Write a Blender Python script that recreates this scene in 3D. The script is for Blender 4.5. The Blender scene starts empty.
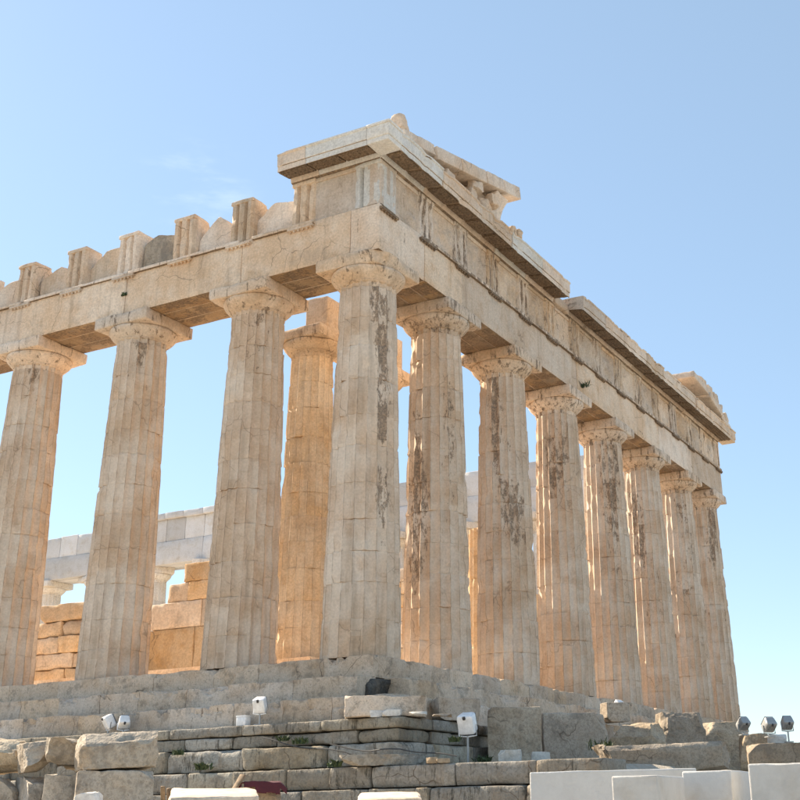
import bpy, math, random
import numpy as np
from mathutils import Vector, Matrix

random.seed(7)
SC = bpy.context.scene
COL = SC.collection

# ------------------------------------------------------------------ camera
CAM = np.array([16.0149, -24.3191, -3.4301])
YAW, PIT, ROL, FPX, PCX, PCY = 2.04331815, 0.368097774, -0.01921, 1177.017, 487.8956, 358.0343
FW = np.array([math.cos(PIT) * math.cos(YAW), math.cos(PIT) * math.sin(YAW), math.sin(PIT)])
_r = np.cross(FW, [0, 0, 1.0]); _r /= np.linalg.norm(_r)
_u = np.cross(_r, FW)
RT = _r * math.cos(ROL) + _u * math.sin(ROL)
UP = -_r * math.sin(ROL) + _u * math.cos(ROL)
cam_data = bpy.data.cameras.new('camera')
cam = bpy.data.objects.new('camera', cam_data)
COL.objects.link(cam)
cam.matrix_world = Matrix(((RT[0], UP[0], -FW[0], CAM[0]), (RT[1], UP[1], -FW[1], CAM[1]),
                           (RT[2], UP[2], -FW[2], CAM[2]), (0, 0, 0, 1)))
cam_data.sensor_width = 36.0
cam_data.lens = FPX / 800 * 36.0
cam_data.shift_x = (400 - PCX) / 800
cam_data.shift_y = (PCY - 400) / 800
cam_data.clip_start = 0.1
cam_data.clip_end = 12000
SC.camera = cam

# ------------------------------------------------------------------ sky, sun, exposure
SUN_AZ, SUN_EL = math.radians(174.5), math.radians(36)      # azimuth from +X, counter-clockwise
SDIR = Vector((math.cos(SUN_EL) * math.cos(SUN_AZ), math.cos(SUN_EL) * math.sin(SUN_AZ), math.sin(SUN_EL)))
world = bpy.data.worlds.new('World')
SC.world = world
world.use_nodes = True
wn, wl = world.node_tree.nodes, world.node_tree.links
wn.clear()
sky = wn.new('ShaderNodeTexSky'); sky.sky_type = 'NISHITA'; sky.sun_disc = False
sky.sun_elevation = SUN_EL
sky.sun_rotation = math.pi / 2 - SUN_AZ
sky.altitude = 150; sky.air_density = 1.0; sky.dust_density = 0.3; sky.ozone_density = 1.6
bg = wn.new('ShaderNodeBackground'); bg.inputs['Strength'].default_value = 0.080
wo = wn.new('ShaderNodeOutputWorld')
tc = wn.new('ShaderNodeTexCoord')
mp = wn.new('ShaderNodeMapping'); mp.inputs['Scale'].default_value = (6, 6, 22.0); mp.inputs['Location'].default_value = (3.1, 0.4, 1.7)
mp.inputs['Rotation'].default_value = (0.25, 0.2, 0.0)
cn_ = wn.new('ShaderNodeTexNoise'); cn_.inputs['Scale'].default_value = 1.6; cn_.inputs['Detail'].default_value = 5; cn_.inputs['Roughness'].default_value = 0.62
cr_ = wn.new('ShaderNodeMapRange'); cr_.interpolation_type = 'SMOOTHSTEP'
for i_, v_ in enumerate((0.45, 0.75, 0.0, 0.13)): cr_.inputs[i_ + 1].default_value = v_
cm_ = wn.new('ShaderNodeMix'); cm_.data_type = 'RGBA'; cm_.inputs[7].default_value = (9.5, 9.8, 10.0, 1)
wl.new(tc.outputs['Generated'], mp.inputs[0]); wl.new(mp.outputs[0], cn_.inputs['Vector']); wl.new(cn_.outputs['Fac'], cr_.inputs[0])
wd = FW + RT * (195 - PCX) / FPX - UP * (200 - PCY) / FPX; wd = wd / np.linalg.norm(wd)
dt_ = wn.new('ShaderNodeVectorMath'); dt_.operation = 'DOT_PRODUCT'; dt_.inputs[1].default_value = tuple(wd)
wl.new(tc.outputs['Generated'], dt_.inputs[0])
mk_ = wn.new('ShaderNodeMapRange'); mk_.interpolation_type = 'SMOOTHSTEP'; wl.new(dt_.outputs['Value'], mk_.inputs[0])
mk_.inputs[1].default_value = math.cos(math.radians(3.6)); mk_.inputs[2].default_value = math.cos(math.radians(0.8))
mm_ = wn.new('ShaderNodeMath'); mm_.operation = 'MULTIPLY'; wl.new(cr_.outputs[0], mm_.inputs[0]); wl.new(mk_.outputs[0], mm_.inputs[1])
hz_ = wn.new('ShaderNodeMix'); hz_.data_type = 'RGBA'; hz_.inputs[0].default_value = 0.35      # thin even haze over the whole sky
hz_.inputs[7].default_value = (3.45, 4.7, 5.7, 1); wl.new(sky.outputs[0], hz_.inputs[6])
wl.new(mm_.outputs[0], cm_.inputs[0]); wl.new(hz_.outputs[2], cm_.inputs[6])
wl.new(cm_.outputs[2], bg.inputs['Color']); wl.new(bg.outputs[0], wo.inputs['Surface'])

sun_l = bpy.data.lights.new('sun', 'SUN'); sun_l.energy = 5.0; sun_l.angle = math.radians(0.5)
sun_l.color = (1.0, 0.85, 0.66)
sun = bpy.data.objects.new('sun', sun_l); COL.objects.link(sun)
sun.rotation_euler = SDIR.to_track_quat('Z', 'Y').to_euler()
sun.location = (-40, 20, 40)

SC.view_settings.view_transform = 'Standard'
SC.view_settings.look = 'None'
SC.view_settings.gamma = 1.0
SC.view_settings.use_curve_mapping = False
SC.view_settings.exposure = 1.3
SC.render.engine = 'CYCLES'
SC.cycles.max_bounces = 5
SC.cycles.diffuse_bounces = 4
SC.cycles.use_adaptive_sampling = True
SC.cycles.adaptive_threshold = 0.02

# ------------------------------------------------------------------ helpers
def pix(u, v, depth):
    d = FW + RT * (u - PCX) / FPX - UP * (v - PCY) / FPX
    return CAM + d * depth

def pix_plane(u, v, axis, val):
    d = FW + RT * (u - PCX) / FPX - UP * (v - PCY) / FPX
    return CAM + d * ((val - CAM[axis]) / d[axis])

def hsh(i, j, k, s):
    h = (i.astype(np.int64) * 374761393 + j.astype(np.int64) * 668265263 + k.astype(np.int64) * 2147483647 + s * 1274126177) & 0xFFFFFFFF
    h = ((h ^ (h >> 13)) * 1103515245) & 0xFFFFFFFF
    h = ((h ^ (h >> 15)) * 2246822519) & 0xFFFFFFFF
    return ((h ^ (h >> 16)) & 0xFFFFFF) / float(0xFFFFFF)

def vnoise(P, s=0):
    I = np.floor(P).astype(np.int64); f = P - I
    f = f * f * (3 - 2 * f)
    o = np.zeros(len(P))
    for a in (0, 1):
        wa = f[:, 0] if a else 1 - f[:, 0]
        for b in (0, 1):
            wb = f[:, 1] if b else 1 - f[:, 1]
            for c in (0, 1):
                wc = f[:, 2] if c else 1 - f[:, 2]
                o += wa * wb * wc * hsh(I[:, 0] + a, I[:, 1] + b, I[:, 2] + c, s)
    return o

def fbm(P, s=0, oct=3):
    o = 0; a = 0.5; t = 0
    for k in range(oct):
        o = o + a * vnoise(P * 2 ** k, s + k * 17); t += a; a *= 0.55
    return o / t

def grid_box(gx, gy, gz):
    n = (len(gx), len(gy), len(gz)); G = (gx, gy, gz)
    Vs, Fs = [], []
    for ax in range(3):
        b, c = (ax + 1) % 3, (ax + 2) % 3
        for side in (0, 1):
            ib, ic = np.meshgrid(np.arange(n[b]), np.arange(n[c]), indexing='ij')
            ia = np.full_like(ib, 0 if side == 0 else n[ax] - 1)
            idx = [None] * 3; idx[ax] = ia; idx[b] = ib; idx[c] = ic
            key = idx[0] * (n[1] * n[2]) + idx[1] * n[2] + idx[2]
            q = np.stack([key[:-1, :-1], key[1:, :-1], key[1:, 1:], key[:-1, 1:]], -1).reshape(-1, 4)
            if side == 0: q = q[:, ::-1]
            Fs.append(q)
    F = np.concatenate(Fs)
    k, inv = np.unique(F, return_inverse=True)
    i = k // (n[1] * n[2]); j = (k // n[2]) % n[1]; l = k % n[2]
    V = np.stack([G[0][i], G[1][j], G[2][l]], -1).astype(float)
    return V, inv.reshape(-1, 4)

def rough_box(size, seed=0, cell=0.2, r0=0.02, chip=0.06, disp=0.008, cuts=(), freq=2.2, thr=0.5):
    """box with worn, chipped edges; centred on the origin"""
    h = np.array(size) / 2.0
    r0 = min(r0, h.min() * 0.4)
    gs = []
    for a in range(3):
        n = max(2, min(34, int(math.ceil(size[a] / cell)) + 1))
        gs.append(np.concatenate([[-h[a]], np.linspace(-h[a] + r0, h[a] - r0, n), [h[a]]]))
    V, F = grid_box(*gs)
    off = np.array([seed * 7.31 % 91, seed * 3.77 % 83, seed * 5.13 % 71])
    n1 = fbm(V * freq + off, seed % 97, 3)
    r = r0 + chip * np.clip((n1 - thr) / (1 - thr), 0, 1) * 2.0
    r = np.minimum(r, h.min() * 0.9)
    inner = np.maximum(h[None, :] - r[:, None], 0.0)
    q = np.clip(V, -inner, inner); d = V - q
    L = np.linalg.norm(d, axis=1); L[L == 0] = 1
    P = q + d / L[:, None] * np.minimum(r, L)[:, None]
    if disp:
        nrm = d / L[:, None]
        P = P + nrm * ((fbm(V * 4.3 + off + 11, seed % 89, 2) - 0.5) * 2 * disp)[:, None]
    for nv, dd in cuts:
        nv = np.array(nv, float); nv /= np.linalg.norm(nv)
        s = P @ nv - dd
        jit = (fbm(P * 5 + off, 5, 2) - 0.5) * 0.06
        P = P - np.maximum(s + jit * (s > -0.05), 0)[:, None] * nv
    return P, F

def rock(size, seed, cell=0.12, ncut=7, disp=0.05, rnd=0.22, depth=0.13):
    """broken stone: a box split by several fracture planes, with a rough skin"""
    rs = np.random.RandomState(seed)
    m = min(size)
    cuts = []
    for k in range(ncut + 5):
        n = rs.normal(size=3); n /= np.linalg.norm(n)
        ext = abs(n[0]) * size[0] / 2 + abs(n[1]) * size[1] / 2 + abs(n[2]) * size[2] / 2
        cuts.append((n, ext * (1 - rs.uniform(0.5, 1.9) * (depth + 0.07))))
    V, F = rough_box(size, seed, min(cell, 0.06), r0=m * 0.03, chip=m * rnd * 0.22, disp=0.006, cuts=cuts, freq=2.5, thr=0.5)
    off = seed * 1.37
    dirn = V / np.maximum(np.linalg.norm(V, axis=1), 1e-6)[:, None]
    ridge = np.abs(fbm(V * 1.6 / max(m, .25) + off, seed % 50, 4) - 0.5)
    V = V - dirn * (np.clip(0.10 - ridge, 0, 1) * 4.0 * disp * m)[:, None]
    V = V + dirn * ((fbm(V * 3.0 / max(m, .25) + off, seed % 33, 4) - 0.5) * 1.7 * disp)[:, None]
    V = V + dirn * ((fbm(V * 13.0 + off, seed % 31, 2) - 0.5) * 0.6 * disp)[:, None]
    return V, F

def merge(*parts):
    Vs, Fs, n = [], [], 0
    for V, F in parts:
        Vs.append(np.asarray(V, float))
        Fs += [[int(i) + n for i in f] for f in F]
        n += len(V)
    return np.concatenate(Vs), Fs

def lathe(prof, n=24):
    V = []; F = []
    for r, z in prof:
        for k in range(n):
            a = 2 * math.pi * k / n
            V.append((r * math.cos(a), r * math.sin(a), z))
    m = len(prof)
    for i in range(m - 1):
        for k in range(n):
            k2 = (k + 1) % n
            F.append((i * n + k, i * n + k2, (i + 1) * n + k2, (i + 1) * n + k))
    F.append(tuple(range(n))[::-1]); F.append(tuple((m - 1) * n + k for k in range(n)))
    return np.array(V), F

def tube(path, r, n=6):
    path = [Vector(p) for p in path]
    V = []; F = []
    up = Vector((0, 0, 1))
    for i, p in enumerate(path):
        t = (path[min(i + 1, len(path) - 1)] - path[max(i - 1, 0)]).normalized()
        s = t.cross(up)
        if s.length < 1e-3: s = t.cross(Vector((1, 0, 0)))
        s.normalize(); w = s.cross(t)
        for k in range(n):
            a = 2 * math.pi * k / n
            V.append(p + s * (r * math.cos(a)) + w * (r * math.sin(a)))
    for i in range(len(path) - 1):
        for k in range(n):
            k2 = (k + 1) % n
            F.append((i * n + k, i * n + k2, (i + 1) * n + k2, (i + 1) * n + k))
    F.append(tuple(range(n))[::-1]); F.append(tuple((len(path) - 1) * n + k for k in range(n)))
    return np.array([tuple(v) for v in V]), F

def boxm(x0, x1, y0, y1, z0, z1):
    return grid_box(np.array([x0, x1]), np.array([y0, y1]), np.array([z0, z1]))

def extrude_poly(pts, z0, z1):
    n = len(pts)
    V = [(x, y, z0) for x, y in pts] + [(x, y, z1) for x, y in pts]
    F = [tuple(range(n))[::-1], tuple(range(n, 2 * n))]
    for i in range(n):
        j = (i + 1) % n
        F.append((i, j, n + j, n + i))
    return np.array(V, float), F

def rotz(V, a):
    c, s = math.cos(a), math.sin(a)
    V = np.asarray(V, float)
    return np.stack([V[:, 0] * c - V[:, 1] * s, V[:, 0] * s + V[:, 1] * c, V[:, 2]], -1)

def new_mesh(name, V, F, mats, smooth=True, angle=38, crust=None, uv=None, under=None):
    me = bpy.data.meshes.new(name)
    Fl = F.tolist() if isinstance(F, np.ndarray) else [list(map(int, f)) for f in F]
    me.from_pydata(np.asarray(V, float).tolist(), [], Fl)
    if not isinstance(mats, (list, tuple)): mats = [mats]
    for m in mats: me.materials.append(m)
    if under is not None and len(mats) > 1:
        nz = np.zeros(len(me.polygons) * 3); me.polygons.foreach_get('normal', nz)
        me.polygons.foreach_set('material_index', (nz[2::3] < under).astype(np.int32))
    if smooth:
        me.polygons.foreach_set('use_smooth', np.ones(len(me.polygons), bool))
        me.set_sharp_from_angle(angle=math.radians(angle))
    at = me.attributes.new('crust', 'FLOAT', 'POINT')
    if crust is None: crust = np.zeros(len(V))
    elif np.isscalar(crust): crust = np.full(len(V), float(crust))
    at.data.foreach_set('value', np.asarray(crust, np.float32))
    if uv is not None:
        l = me.uv_layers.new(name='UVMap')
        l.data.foreach_set('uv', np.asarray(uv, np.float32).ravel())
    me.update()
    return me

def put(name, me, parent=None, loc=(0, 0, 0), rz=0.0, rot=None):
    o = bpy.data.objects.new(name, me)
    COL.objects.link(o)
    o.location = loc
    o.rotation_euler = rot if rot is not None else (0, 0, rz)
    if parent is not None: o.parent = parent
    return o

def empty(name, loc=(0, 0, 0), rz=0.0, parent=None):
    o = bpy.data.objects.new(name, None)
    COL.objects.link(o)
    o.location = loc; o.rotation_euler = (0, 0, rz)
    o.empty_display_size = 0.3
    if parent is not None: o.parent = parent
    return o

def tag(o, label, cat, group=None):
    o['label'] = label; o['category'] = cat
    if group: o['group'] = group
    return o

# ------------------------------------------------------------------ materials
class NB:
    def __init__(s, name):
        s.m = bpy.data.materials.new(name); s.m.use_nodes = True
        s.t = s.m.node_tree; s.n = s.t.nodes; s.l = s.t.links; s.n.clear()
        s.out = s.n.new('ShaderNodeOutputMaterial')
        s.bsdf = s.n.new('ShaderNodeBsdfPrincipled')
        s.l.new(s.bsdf.outputs[0], s.out.inputs[0])
    def set(s, sock, v):
        if hasattr(v, 'is_output'): s.l.new(v, sock)
        else: sock.default_value = v
    def noise(s, vec, scale, detail=4, rough=0.55, dist=0.0):
        n = s.n.new('ShaderNodeTexNoise'); s.l.new(vec, n.inputs['Vector'])
        n.inputs['Scale'].default_value = scale; n.inputs['Detail'].default_value = detail
        n.inputs['Roughness'].default_value = rough; n.inputs['Distortion'].default_value = dist
        return n.outputs['Fac']
    def math(s, op, a, b=0.0, c=0.0, clamp=False):
        n = s.n.new('ShaderNodeMath'); n.operation = op; n.use_clamp = clamp
        s.set(n.inputs[0], a); s.set(n.inputs[1], b)
        if len(n.inputs) > 2: s.set(n.inputs[2], c)
        return n.outputs[0]
    def ramp(s, fac, lo, hi, a=0.0, b=1.0):
        n = s.n.new('ShaderNodeMapRange'); n.interpolation_type = 'SMOOTHSTEP'
        s.set(n.inputs[0], fac)
        for i, v in enumerate((lo, hi, a, b)): s.set(n.inputs[i + 1], v)
        return n.outputs[0]
    def mix(s, fac, a, b, mode='MIX'):
        n = s.n.new('ShaderNodeMix'); n.data_type = 'RGBA'; n.blend_type = mode
        s.set(n.inputs[0], fac)
        s.set(n.inputs[6], a if hasattr(a, 'is_output') else (*a, 1))
        s.set(n.inputs[7], b if hasattr(b, 'is_output') else (*b, 1))
        return n.outputs[2]
    def vmap(s, vec, scale):
        n = s.n.new('ShaderNodeVectorMath'); n.operation = 'MULTIPLY'
        s.l.new(vec, n.inputs[0]); n.inputs[1].default_value = scale
        return n.outputs[0]
    def coords(s, per_object=True):
        g = s.n.new('ShaderNodeNewGeometry')
        s.oi = s.n.new('ShaderNodeObjectInfo')
        if not per_object: return g.outputs['Position']
        k = s.n.new('ShaderNodeVectorMath'); k.operation = 'SCALE'
        k.inputs[0].default_value = (31.0, 57.0, 43.0); s.l.new(s.oi.outputs['Random'], k.inputs['Scale'])
        a = s.n.new('ShaderNodeVectorMath'); a.operation = 'ADD'
        s.l.new(g.outputs['Position'], a.inputs[0]); s.l.new(k.outputs[0], a.inputs[1])
        return a.outputs[0]
    def attr(s, name):
        n = s.n.new('ShaderNodeAttribute'); n.attribute_name = name
        return n.outputs['Fac']
    def bump(s, h, strength, dist, prev=None):
        n = s.n.new('ShaderNodeBump'); n.inputs['Strength'].default_value = strength
        n.inputs['Distance'].default_value = dist
        s.l.new(h, n.inputs['Height'])
        if prev is not None: s.l.new(prev, n.inputs['Normal'])
        return n.outputs[0]

def marble(name, pale, honey, streak=0.35, crust=1.0, dirt=0.25, flutes=False, joints=False, var=0.16, veins=0.3, dark=(0.085, 0.066, 0.05), rough=0.85, bias=0.0, grain=0.2, cs=(3.4, 3.4, 0.55), bk=0.42):
    b = NB(name)
    P = b.coords(False)
    big = b.noise(P, 0.55, 3, 0.65)
    mid = b.noise(P, 2.3, 4, 0.65)
    fine = b.noise(P, 16, 3, 0.7)
    col = b.mix(b.ramp(big, 0.36, 0.66), pale, honey)
    col = b.mix(b.math('MULTIPLY', b.ramp(mid, 0.5, 0.72), 0.45), col, tuple(c * f for c, f in zip(honey, (0.82, 0.74, 0.64))))
    # per piece tone
    v = b.math('MULTIPLY_ADD', b.oi.outputs['Random'], 2 * var, 1 - var)
    hv = b.n.new('ShaderNodeHueSaturation'); b.l.new(col, hv.inputs['Color']); b.l.new(v, hv.inputs['Value'])
    r2 = b.math('FRACT', b.math('MULTIPLY', b.oi.outputs['Random'], 37.7))
    b.l.new(b.math('MULTIPLY_ADD', r2, var * 2.5, 1 - var * 1.25), hv.inputs['Saturation'])
    col = hv.outputs[0]
    fv = b.ramp(fine, 0.25, 0.75, 1 - grain, 1 + grain * 0.55)
    col = b.mix(1.0, col, b.comb(fv), 'MULTIPLY') if hasattr(b, 'comb') else col
    if bk > 0.55:
        col = b.mix(b.math('MULTIPLY', b.ramp(fine, 0.58, 0.68), 0.55), col, (0.13, 0.11, 0.085))
        col = b.mix(b.math('MULTIPLY', b.ramp(b.noise(P, 4.5, 4, 0.7), 0.55, 0.62), 0.40), col, (0.17, 0.15, 0.12))
    # rain streaks
    S = b.vmap(P, (3.2, 3.2, 0.28))
    st = b.ramp(b.noise(S, 1.0, 3, 0.62), 0.53, 0.72)
    col = b.mix(b.math('MULTIPLY', st, streak), col, (0.27, 0.20, 0.135))
    # grime blotches
    gb = b.ramp(b.noise(P, 1.25, 5, 0.72), 0.52, 0.68)
    col = b.mix(b.math('MULTIPLY', gb, dirt), col, (0.20, 0.175, 0.145))
    # black crust, amount from the mesh
    ca = b.attr('crust')
    if flutes:
        uvn = b.n.new('ShaderNodeUVMap')
        sx = b.n.new('ShaderNodeSeparateXYZ'); b.l.new(uvn.outputs[0], sx.inputs[0])
        fu = b.math('FLOOR', sx.outputs[0])
        wn_ = b.n.new('ShaderNodeTexWhiteNoise'); wn_.noise_dimensions = '2D'
        cx = b.n.new('ShaderNodeCombineXYZ'); b.l.new(fu, cx.inputs[0])
        sl = b.n.new('ShaderNodeSeparateXYZ'); b.l.new(b.oi.outputs['Location'], sl.inputs[0])
        cid = b.math('FLOOR', b.math('ADD', b.math('MULTIPLY', sl.outputs[0], 3.0), b.math('MULTIPLY', sl.outputs[1], 5.0))); b.l.new(cid, cx.inputs[1])
        b.l.new(cx.outputs[0], wn_.inputs['Vector'])
        vz = b.math('FLOOR', b.math('ADD', b.math('MULTIPLY', sx.outputs[1], 0.9), b.math('MULTIPLY', wn_.outputs[0], 5.0)))
        cx2 = b.n.new('ShaderNodeCombineXYZ'); b.l.new(fu, cx2.inputs[0]); b.l.new(vz, cx2.inputs[1]); b.l.new(cid, cx2.inputs[2])
        w2 = b.n.new('ShaderNodeTexWhiteNoise'); w2.noise_dimensions = '3D'; b.l.new(cx2.outputs[0], w2.inputs['Vector'])
        cell = w2.outputs[0]
        # slightly different tone of whole flute patches (old inlays)
        col = b.mix(b.math('MULTIPLY', b.ramp(cell, 0.62, 0.66), 0.14), col, (0.40, 0.29, 0.19))
        col = b.mix(b.math('MULTIPLY', b.ramp(cell, 0.30, 0.26), 0.14), col, (0.72, 0.66, 0.56))
        # vertical hairlines along the arrises
        fr = b.math('FRACT', sx.outputs[0])
        ar = b.math('ABSOLUTE', b.math('SUBTRACT', fr, 0.5))
        hl = b.math('MULTIPLY', b.ramp(ar, 0.43, 0.48), b.ramp(mid, 0.36, 0.58))
        col = b.mix(b.math('MULTIPLY', hl, 0.42), col, (0.17, 0.12, 0.085))
        cn = b.math('ADD', b.math('MULTIPLY', b.noise(b.vmap(P, (4.2, 4.2, 1.5)), 1.9, 6, 0.76), 1.0), b.math('MULTIPLY', cell, 0.10))
        thr = b.math('SUBTRACT', 0.90 - bias, b.math('MULTIPLY', ca, 0.42))
    else:
        cn = b.noise(b.vmap(P, cs), 2.0, 5, 0.74)
        thr = b.math('SUBTRACT', 0.83 - bias, b.math('MULTIPLY', ca, 0.42))
    cm = b.ramp(cn, thr, b.math('ADD', thr, 0.055))
    cvar = b.mix(b.ramp(fine, 0.35, 0.65), dark, tuple(min(1, c * k) for c, k in zip(dark, (2.9, 2.6, 2.3))))
    col = b.mix(b.math('MULTIPLY', cm, 0.78 * crust), col, cvar)
    # hairline cracks
    if veins:
        vo = b.n.new('ShaderNodeTexVoronoi'); vo.feature = 'DISTANCE_TO_EDGE'; vo.inputs['Scale'].default_value = 0.85
        ds = b.n.new('ShaderNodeVectorMath'); ds.operation = 'ADD'
        nn = b.n.new('ShaderNodeTexNoise'); nn.inputs['Scale'].default_value = 2.5; nn.inputs['Detail'].default_value = 2
        b.l.new(P, nn.inputs['Vector'])
        b.l.new(P, ds.inputs[0]); nsc = b.vmap(nn.outputs['Color'], (0.35, 0.35, 0.35)); b.l.new(nsc, ds.inputs[1]); b.l.new(ds.outputs[0], vo.inputs['Vector'])
        ck = b.math('MULTIPLY', b.ramp(vo.outputs['Distance'], 0.014, 0.0), b.ramp(big, 0.5, 0.6))
        col = b.mix(b.math('MULTIPLY', ck, veins * 2), col, (0.12, 0.09, 0.065))
    b.l.new(col, b.bsdf.inputs['Base Color'])
    b.bsdf.inputs['Roughness'].default_value = rough
    b.bsdf.inputs['Specular IOR Level'].default_value = 0.25
    hgt = b.math('ADD', b.math('MULTIPLY', mid, 0.45), b.math('MULTIPLY', fine, 0.35))
    b.l.new(b.bump(hgt, bk, 0.04 if bk < 0.6 else 0.07), b.bsdf.inputs['Normal'])
    return b.m

def _comb(self, f):
    c = self.n.new('ShaderNodeCombineXYZ')
    for i in range(3): self.l.new(f, c.inputs[i])
    return c.outputs[0]
NB.comb = _comb

PALE, HONEY = (0.685, 0.575, 0.465), (0.605, 0.455, 0.325)
M = {}
M['marble'] = marble('marble', PALE, HONEY)
M['column'] = marble('column_marble', (0.685, 0.575, 0.465), (0.60, 0.445, 0.315), streak=0.38, flutes=True, dirt=0.14, bk=0.26, grain=0.14, var=0.035, veins=0.2, dark=(0.112, 0.086, 0.064))
M['inner'] = marble('inner_marble', (0.70, 0.56, 0.41), (0.64, 0.455, 0.285), streak=0.25, flutes=False, var=0.2, dirt=0.35)
M['porch'] = marble('porch_column_marble', (0.69, 0.545, 0.38), (0.63, 0.44, 0.26), streak=0.3, flutes=True, var=0.04, veins=0.2)
M['soffit'] = marble('crusted_shaded_marble', (0.36, 0.27, 0.18), (0.27, 0.185, 0.115), streak=0.7, crust=1.0, dirt=0.6, bias=0.24, cs=(0.9, 0.9, 0.9))  # black crust on undersides, with their shade also darkened into the base colour
M['step'] = marble('step_marble', (0.615, 0.51, 0.405), (0.545, 0.42, 0.305), streak=0.2, dirt=0.5, veins=0.45, var=0.12, bk=0.6, grain=0.26)
M['poros'] = marble('foundation_stone', (0.36, 0.335, 0.285), (0.31, 0.265, 0.205), streak=0.45, dirt=0.75, veins=0.5, var=0.25, dark=(0.045, 0.043, 0.036), bk=0.9, grain=0.34)
M['black'] = marble('soot_and_shade_stone', (0.10, 0.094, 0.085), (0.06, 0.055, 0.048), streak=0.3, dirt=0.4, bk=0.9, grain=0.4)  # soot-stained, and black also to paint in the darkness of the cavity
M['rock'] = marble('loose_stone', (0.48, 0.41, 0.32), (0.38, 0.30, 0.215), streak=0.3, dirt=0.7, veins=0.4, var=0.18, bk=0.9, grain=0.34)
M['new'] = marble('new_marble', (0.60, 0.59, 0.565), (0.56, 0.53, 0.48), streak=0.10, crust=0.2, dirt=0.14, var=0.05, veins=0.0, grain=0.04)
M['northern'] = marble('replacement_marble', (0.56, 0.58, 0.60), (0.52, 0.53, 0.53), streak=0.10, crust=0.4, dirt=0.15, var=0.16, veins=0.1, grain=0.1)
M['restored'] = marble('restored_marble', (0.66, 0.645, 0.61), (0.62, 0.575, 0.50), streak=0.12, crust=0.5, dirt=0.15, var=0.12, veins=0.2)

def plain(name, col, rough=0.5, metal=0.0, var=0.12, scale=9):
    b = NB(name); P = b.coords()
    n = b.noise(P, scale, 5, 0.65)
    c = b.mix(b.ramp(n, 0.3, 0.7), tuple(x * (1 - var) for x in col), tuple(min(1, x * (1 + var)) for x in col))
    b.l.new(c, b.bsdf.inputs['Base Color'])
    b.bsdf.inputs['Roughness'].default_value = rough; b.bsdf.inputs['Metallic'].default_value = metal
    b.l.new(b.bump(n, 0.2, 0.01), b.bsdf.inputs['Normal'])
    return b.m
M['lamp_white'] = plain('lamp_enamel', (0.78, 0.79, 0.80), 0.35)
M['lamp_grey'] = plain('lamp_grey_metal', (0.34, 0.35, 0.35), 0.45, 0.3)
M['lamp_dark'] = plain('lamp_dark_metal', (0.05, 0.05, 0.055), 0.4, 0.4)
M['glass'] = plain('lamp_glass', (0.10, 0.11, 0.12), 0.08)
M['cable'] = plain('cable_rubber', (0.045, 0.045, 0.045), 0.6)
M['cloth'] = plain('maroon_cloth', (0.085, 0.016, 0.022), 0.9)
M['wood'] = plain('old_wood', (0.22, 0.145, 0.08), 0.8, var=0.35, scale=14)
M['leaf'] = plain('weed_leaf', (0.05, 0.075, 0.028), 0.7, var=0.4, scale=20)

def ground_mat():
    b = NB('rocky_ground'); P = b.coords(False)
    a = b.noise(P, 0.35, 7, 0.65); f = b.noise(P, 6, 6, 0.7)
    c = b.mix(b.ramp(a, 0.35, 0.65), (0.40, 0.35, 0.28), (0.52, 0.47, 0.39))
    c = b.mix(b.ramp(f, 0.4, 0.75), c, (0.33, 0.28, 0.215))
    b.l.new(c, b.bsdf.inputs['Base Color']); b.bsdf.inputs['Roughness'].default_value = 0.95
    b.l.new(b.bump(b.math('ADD', a, f), 0.8, 0.08), b.bsdf.inputs['Normal'])
    return b.m
M['ground'] = ground_mat()

# ------------------------------------------------------------------ ground
def sstep(t):
    t = np.clip(t, 0, 1); return t * t * (3 - 2 * t)
def ground_h(x, y):
    d = np.hypot(x - CAM[0], y - CAM[1])
    h = -5.05 + 1.25 * sstep((d - 3) / 7.5)
    h = h + 1.22 * sstep((x - 1.5) / 1.0) * sstep((y + 3.0) / 0.7) * (1 - sstep((x - 7.3) / 1.5))
    far = sstep((np.hypot(x + 15, y - 14) - 60) / 120)
    return h * (1 - far) + (-9.0) * far
gl = np.concatenate([-np.geomspace(5000, 60, 9), np.linspace(-52, 52, 140), np.geomspace(60, 5000, 9)])
GX, GY = np.meshgrid(gl, gl, indexing='ij')
hz = ground_h(GX, GY)
near = np.exp(-np.hypot(GX, GY) ** 2 / 50 ** 2)
hz = hz + (fbm(np.stack([GX.ravel() * 0.8, GY.ravel() * 0.8, 0 * GX.ravel()], -1), 3, 3).reshape(GX.shape) - 0.5) * 0.12 * near
n = len(gl)
idx = np.arange(n * n).reshape(n, n)
GF = np.stack([idx[:-1, :-1], idx[1:, :-1], idx[1:, 1:], idx[:-1, 1:]], -1).reshape(-1, 4)
g = put('ground', new_mesh('ground', np.stack([GX.ravel(), GY.ravel(), hz.ravel()], -1), GF, M['ground'], angle=80))
g['kind'] = 'structure'

# ------------------------------------------------------------------ temple
T = empty('temple', (0, 0, 0))
tag(T, 'ruined marble temple with fluted Doric columns on a stepped base', 'temple')

D = 4.296
YS = [0, 3.68] + [3.68 + D * i for i in range(1, 6)] + [3.68 * 2 + D * 5]
XS = [-y for y in [0, 3.68] + [3.68 + D * i for i in range(1, 15)]]
YN = YS[-1]
HA = 0.885                       # half thickness of the architrave
SHAFT = 9.57

def shaft_r(z, R0, R1, H=SHAFT):
    t = z / H
    return R0 + (R1 - R0) * t + 0.017 * np.sin(math.pi * np.clip(t, 0, 1))

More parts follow.
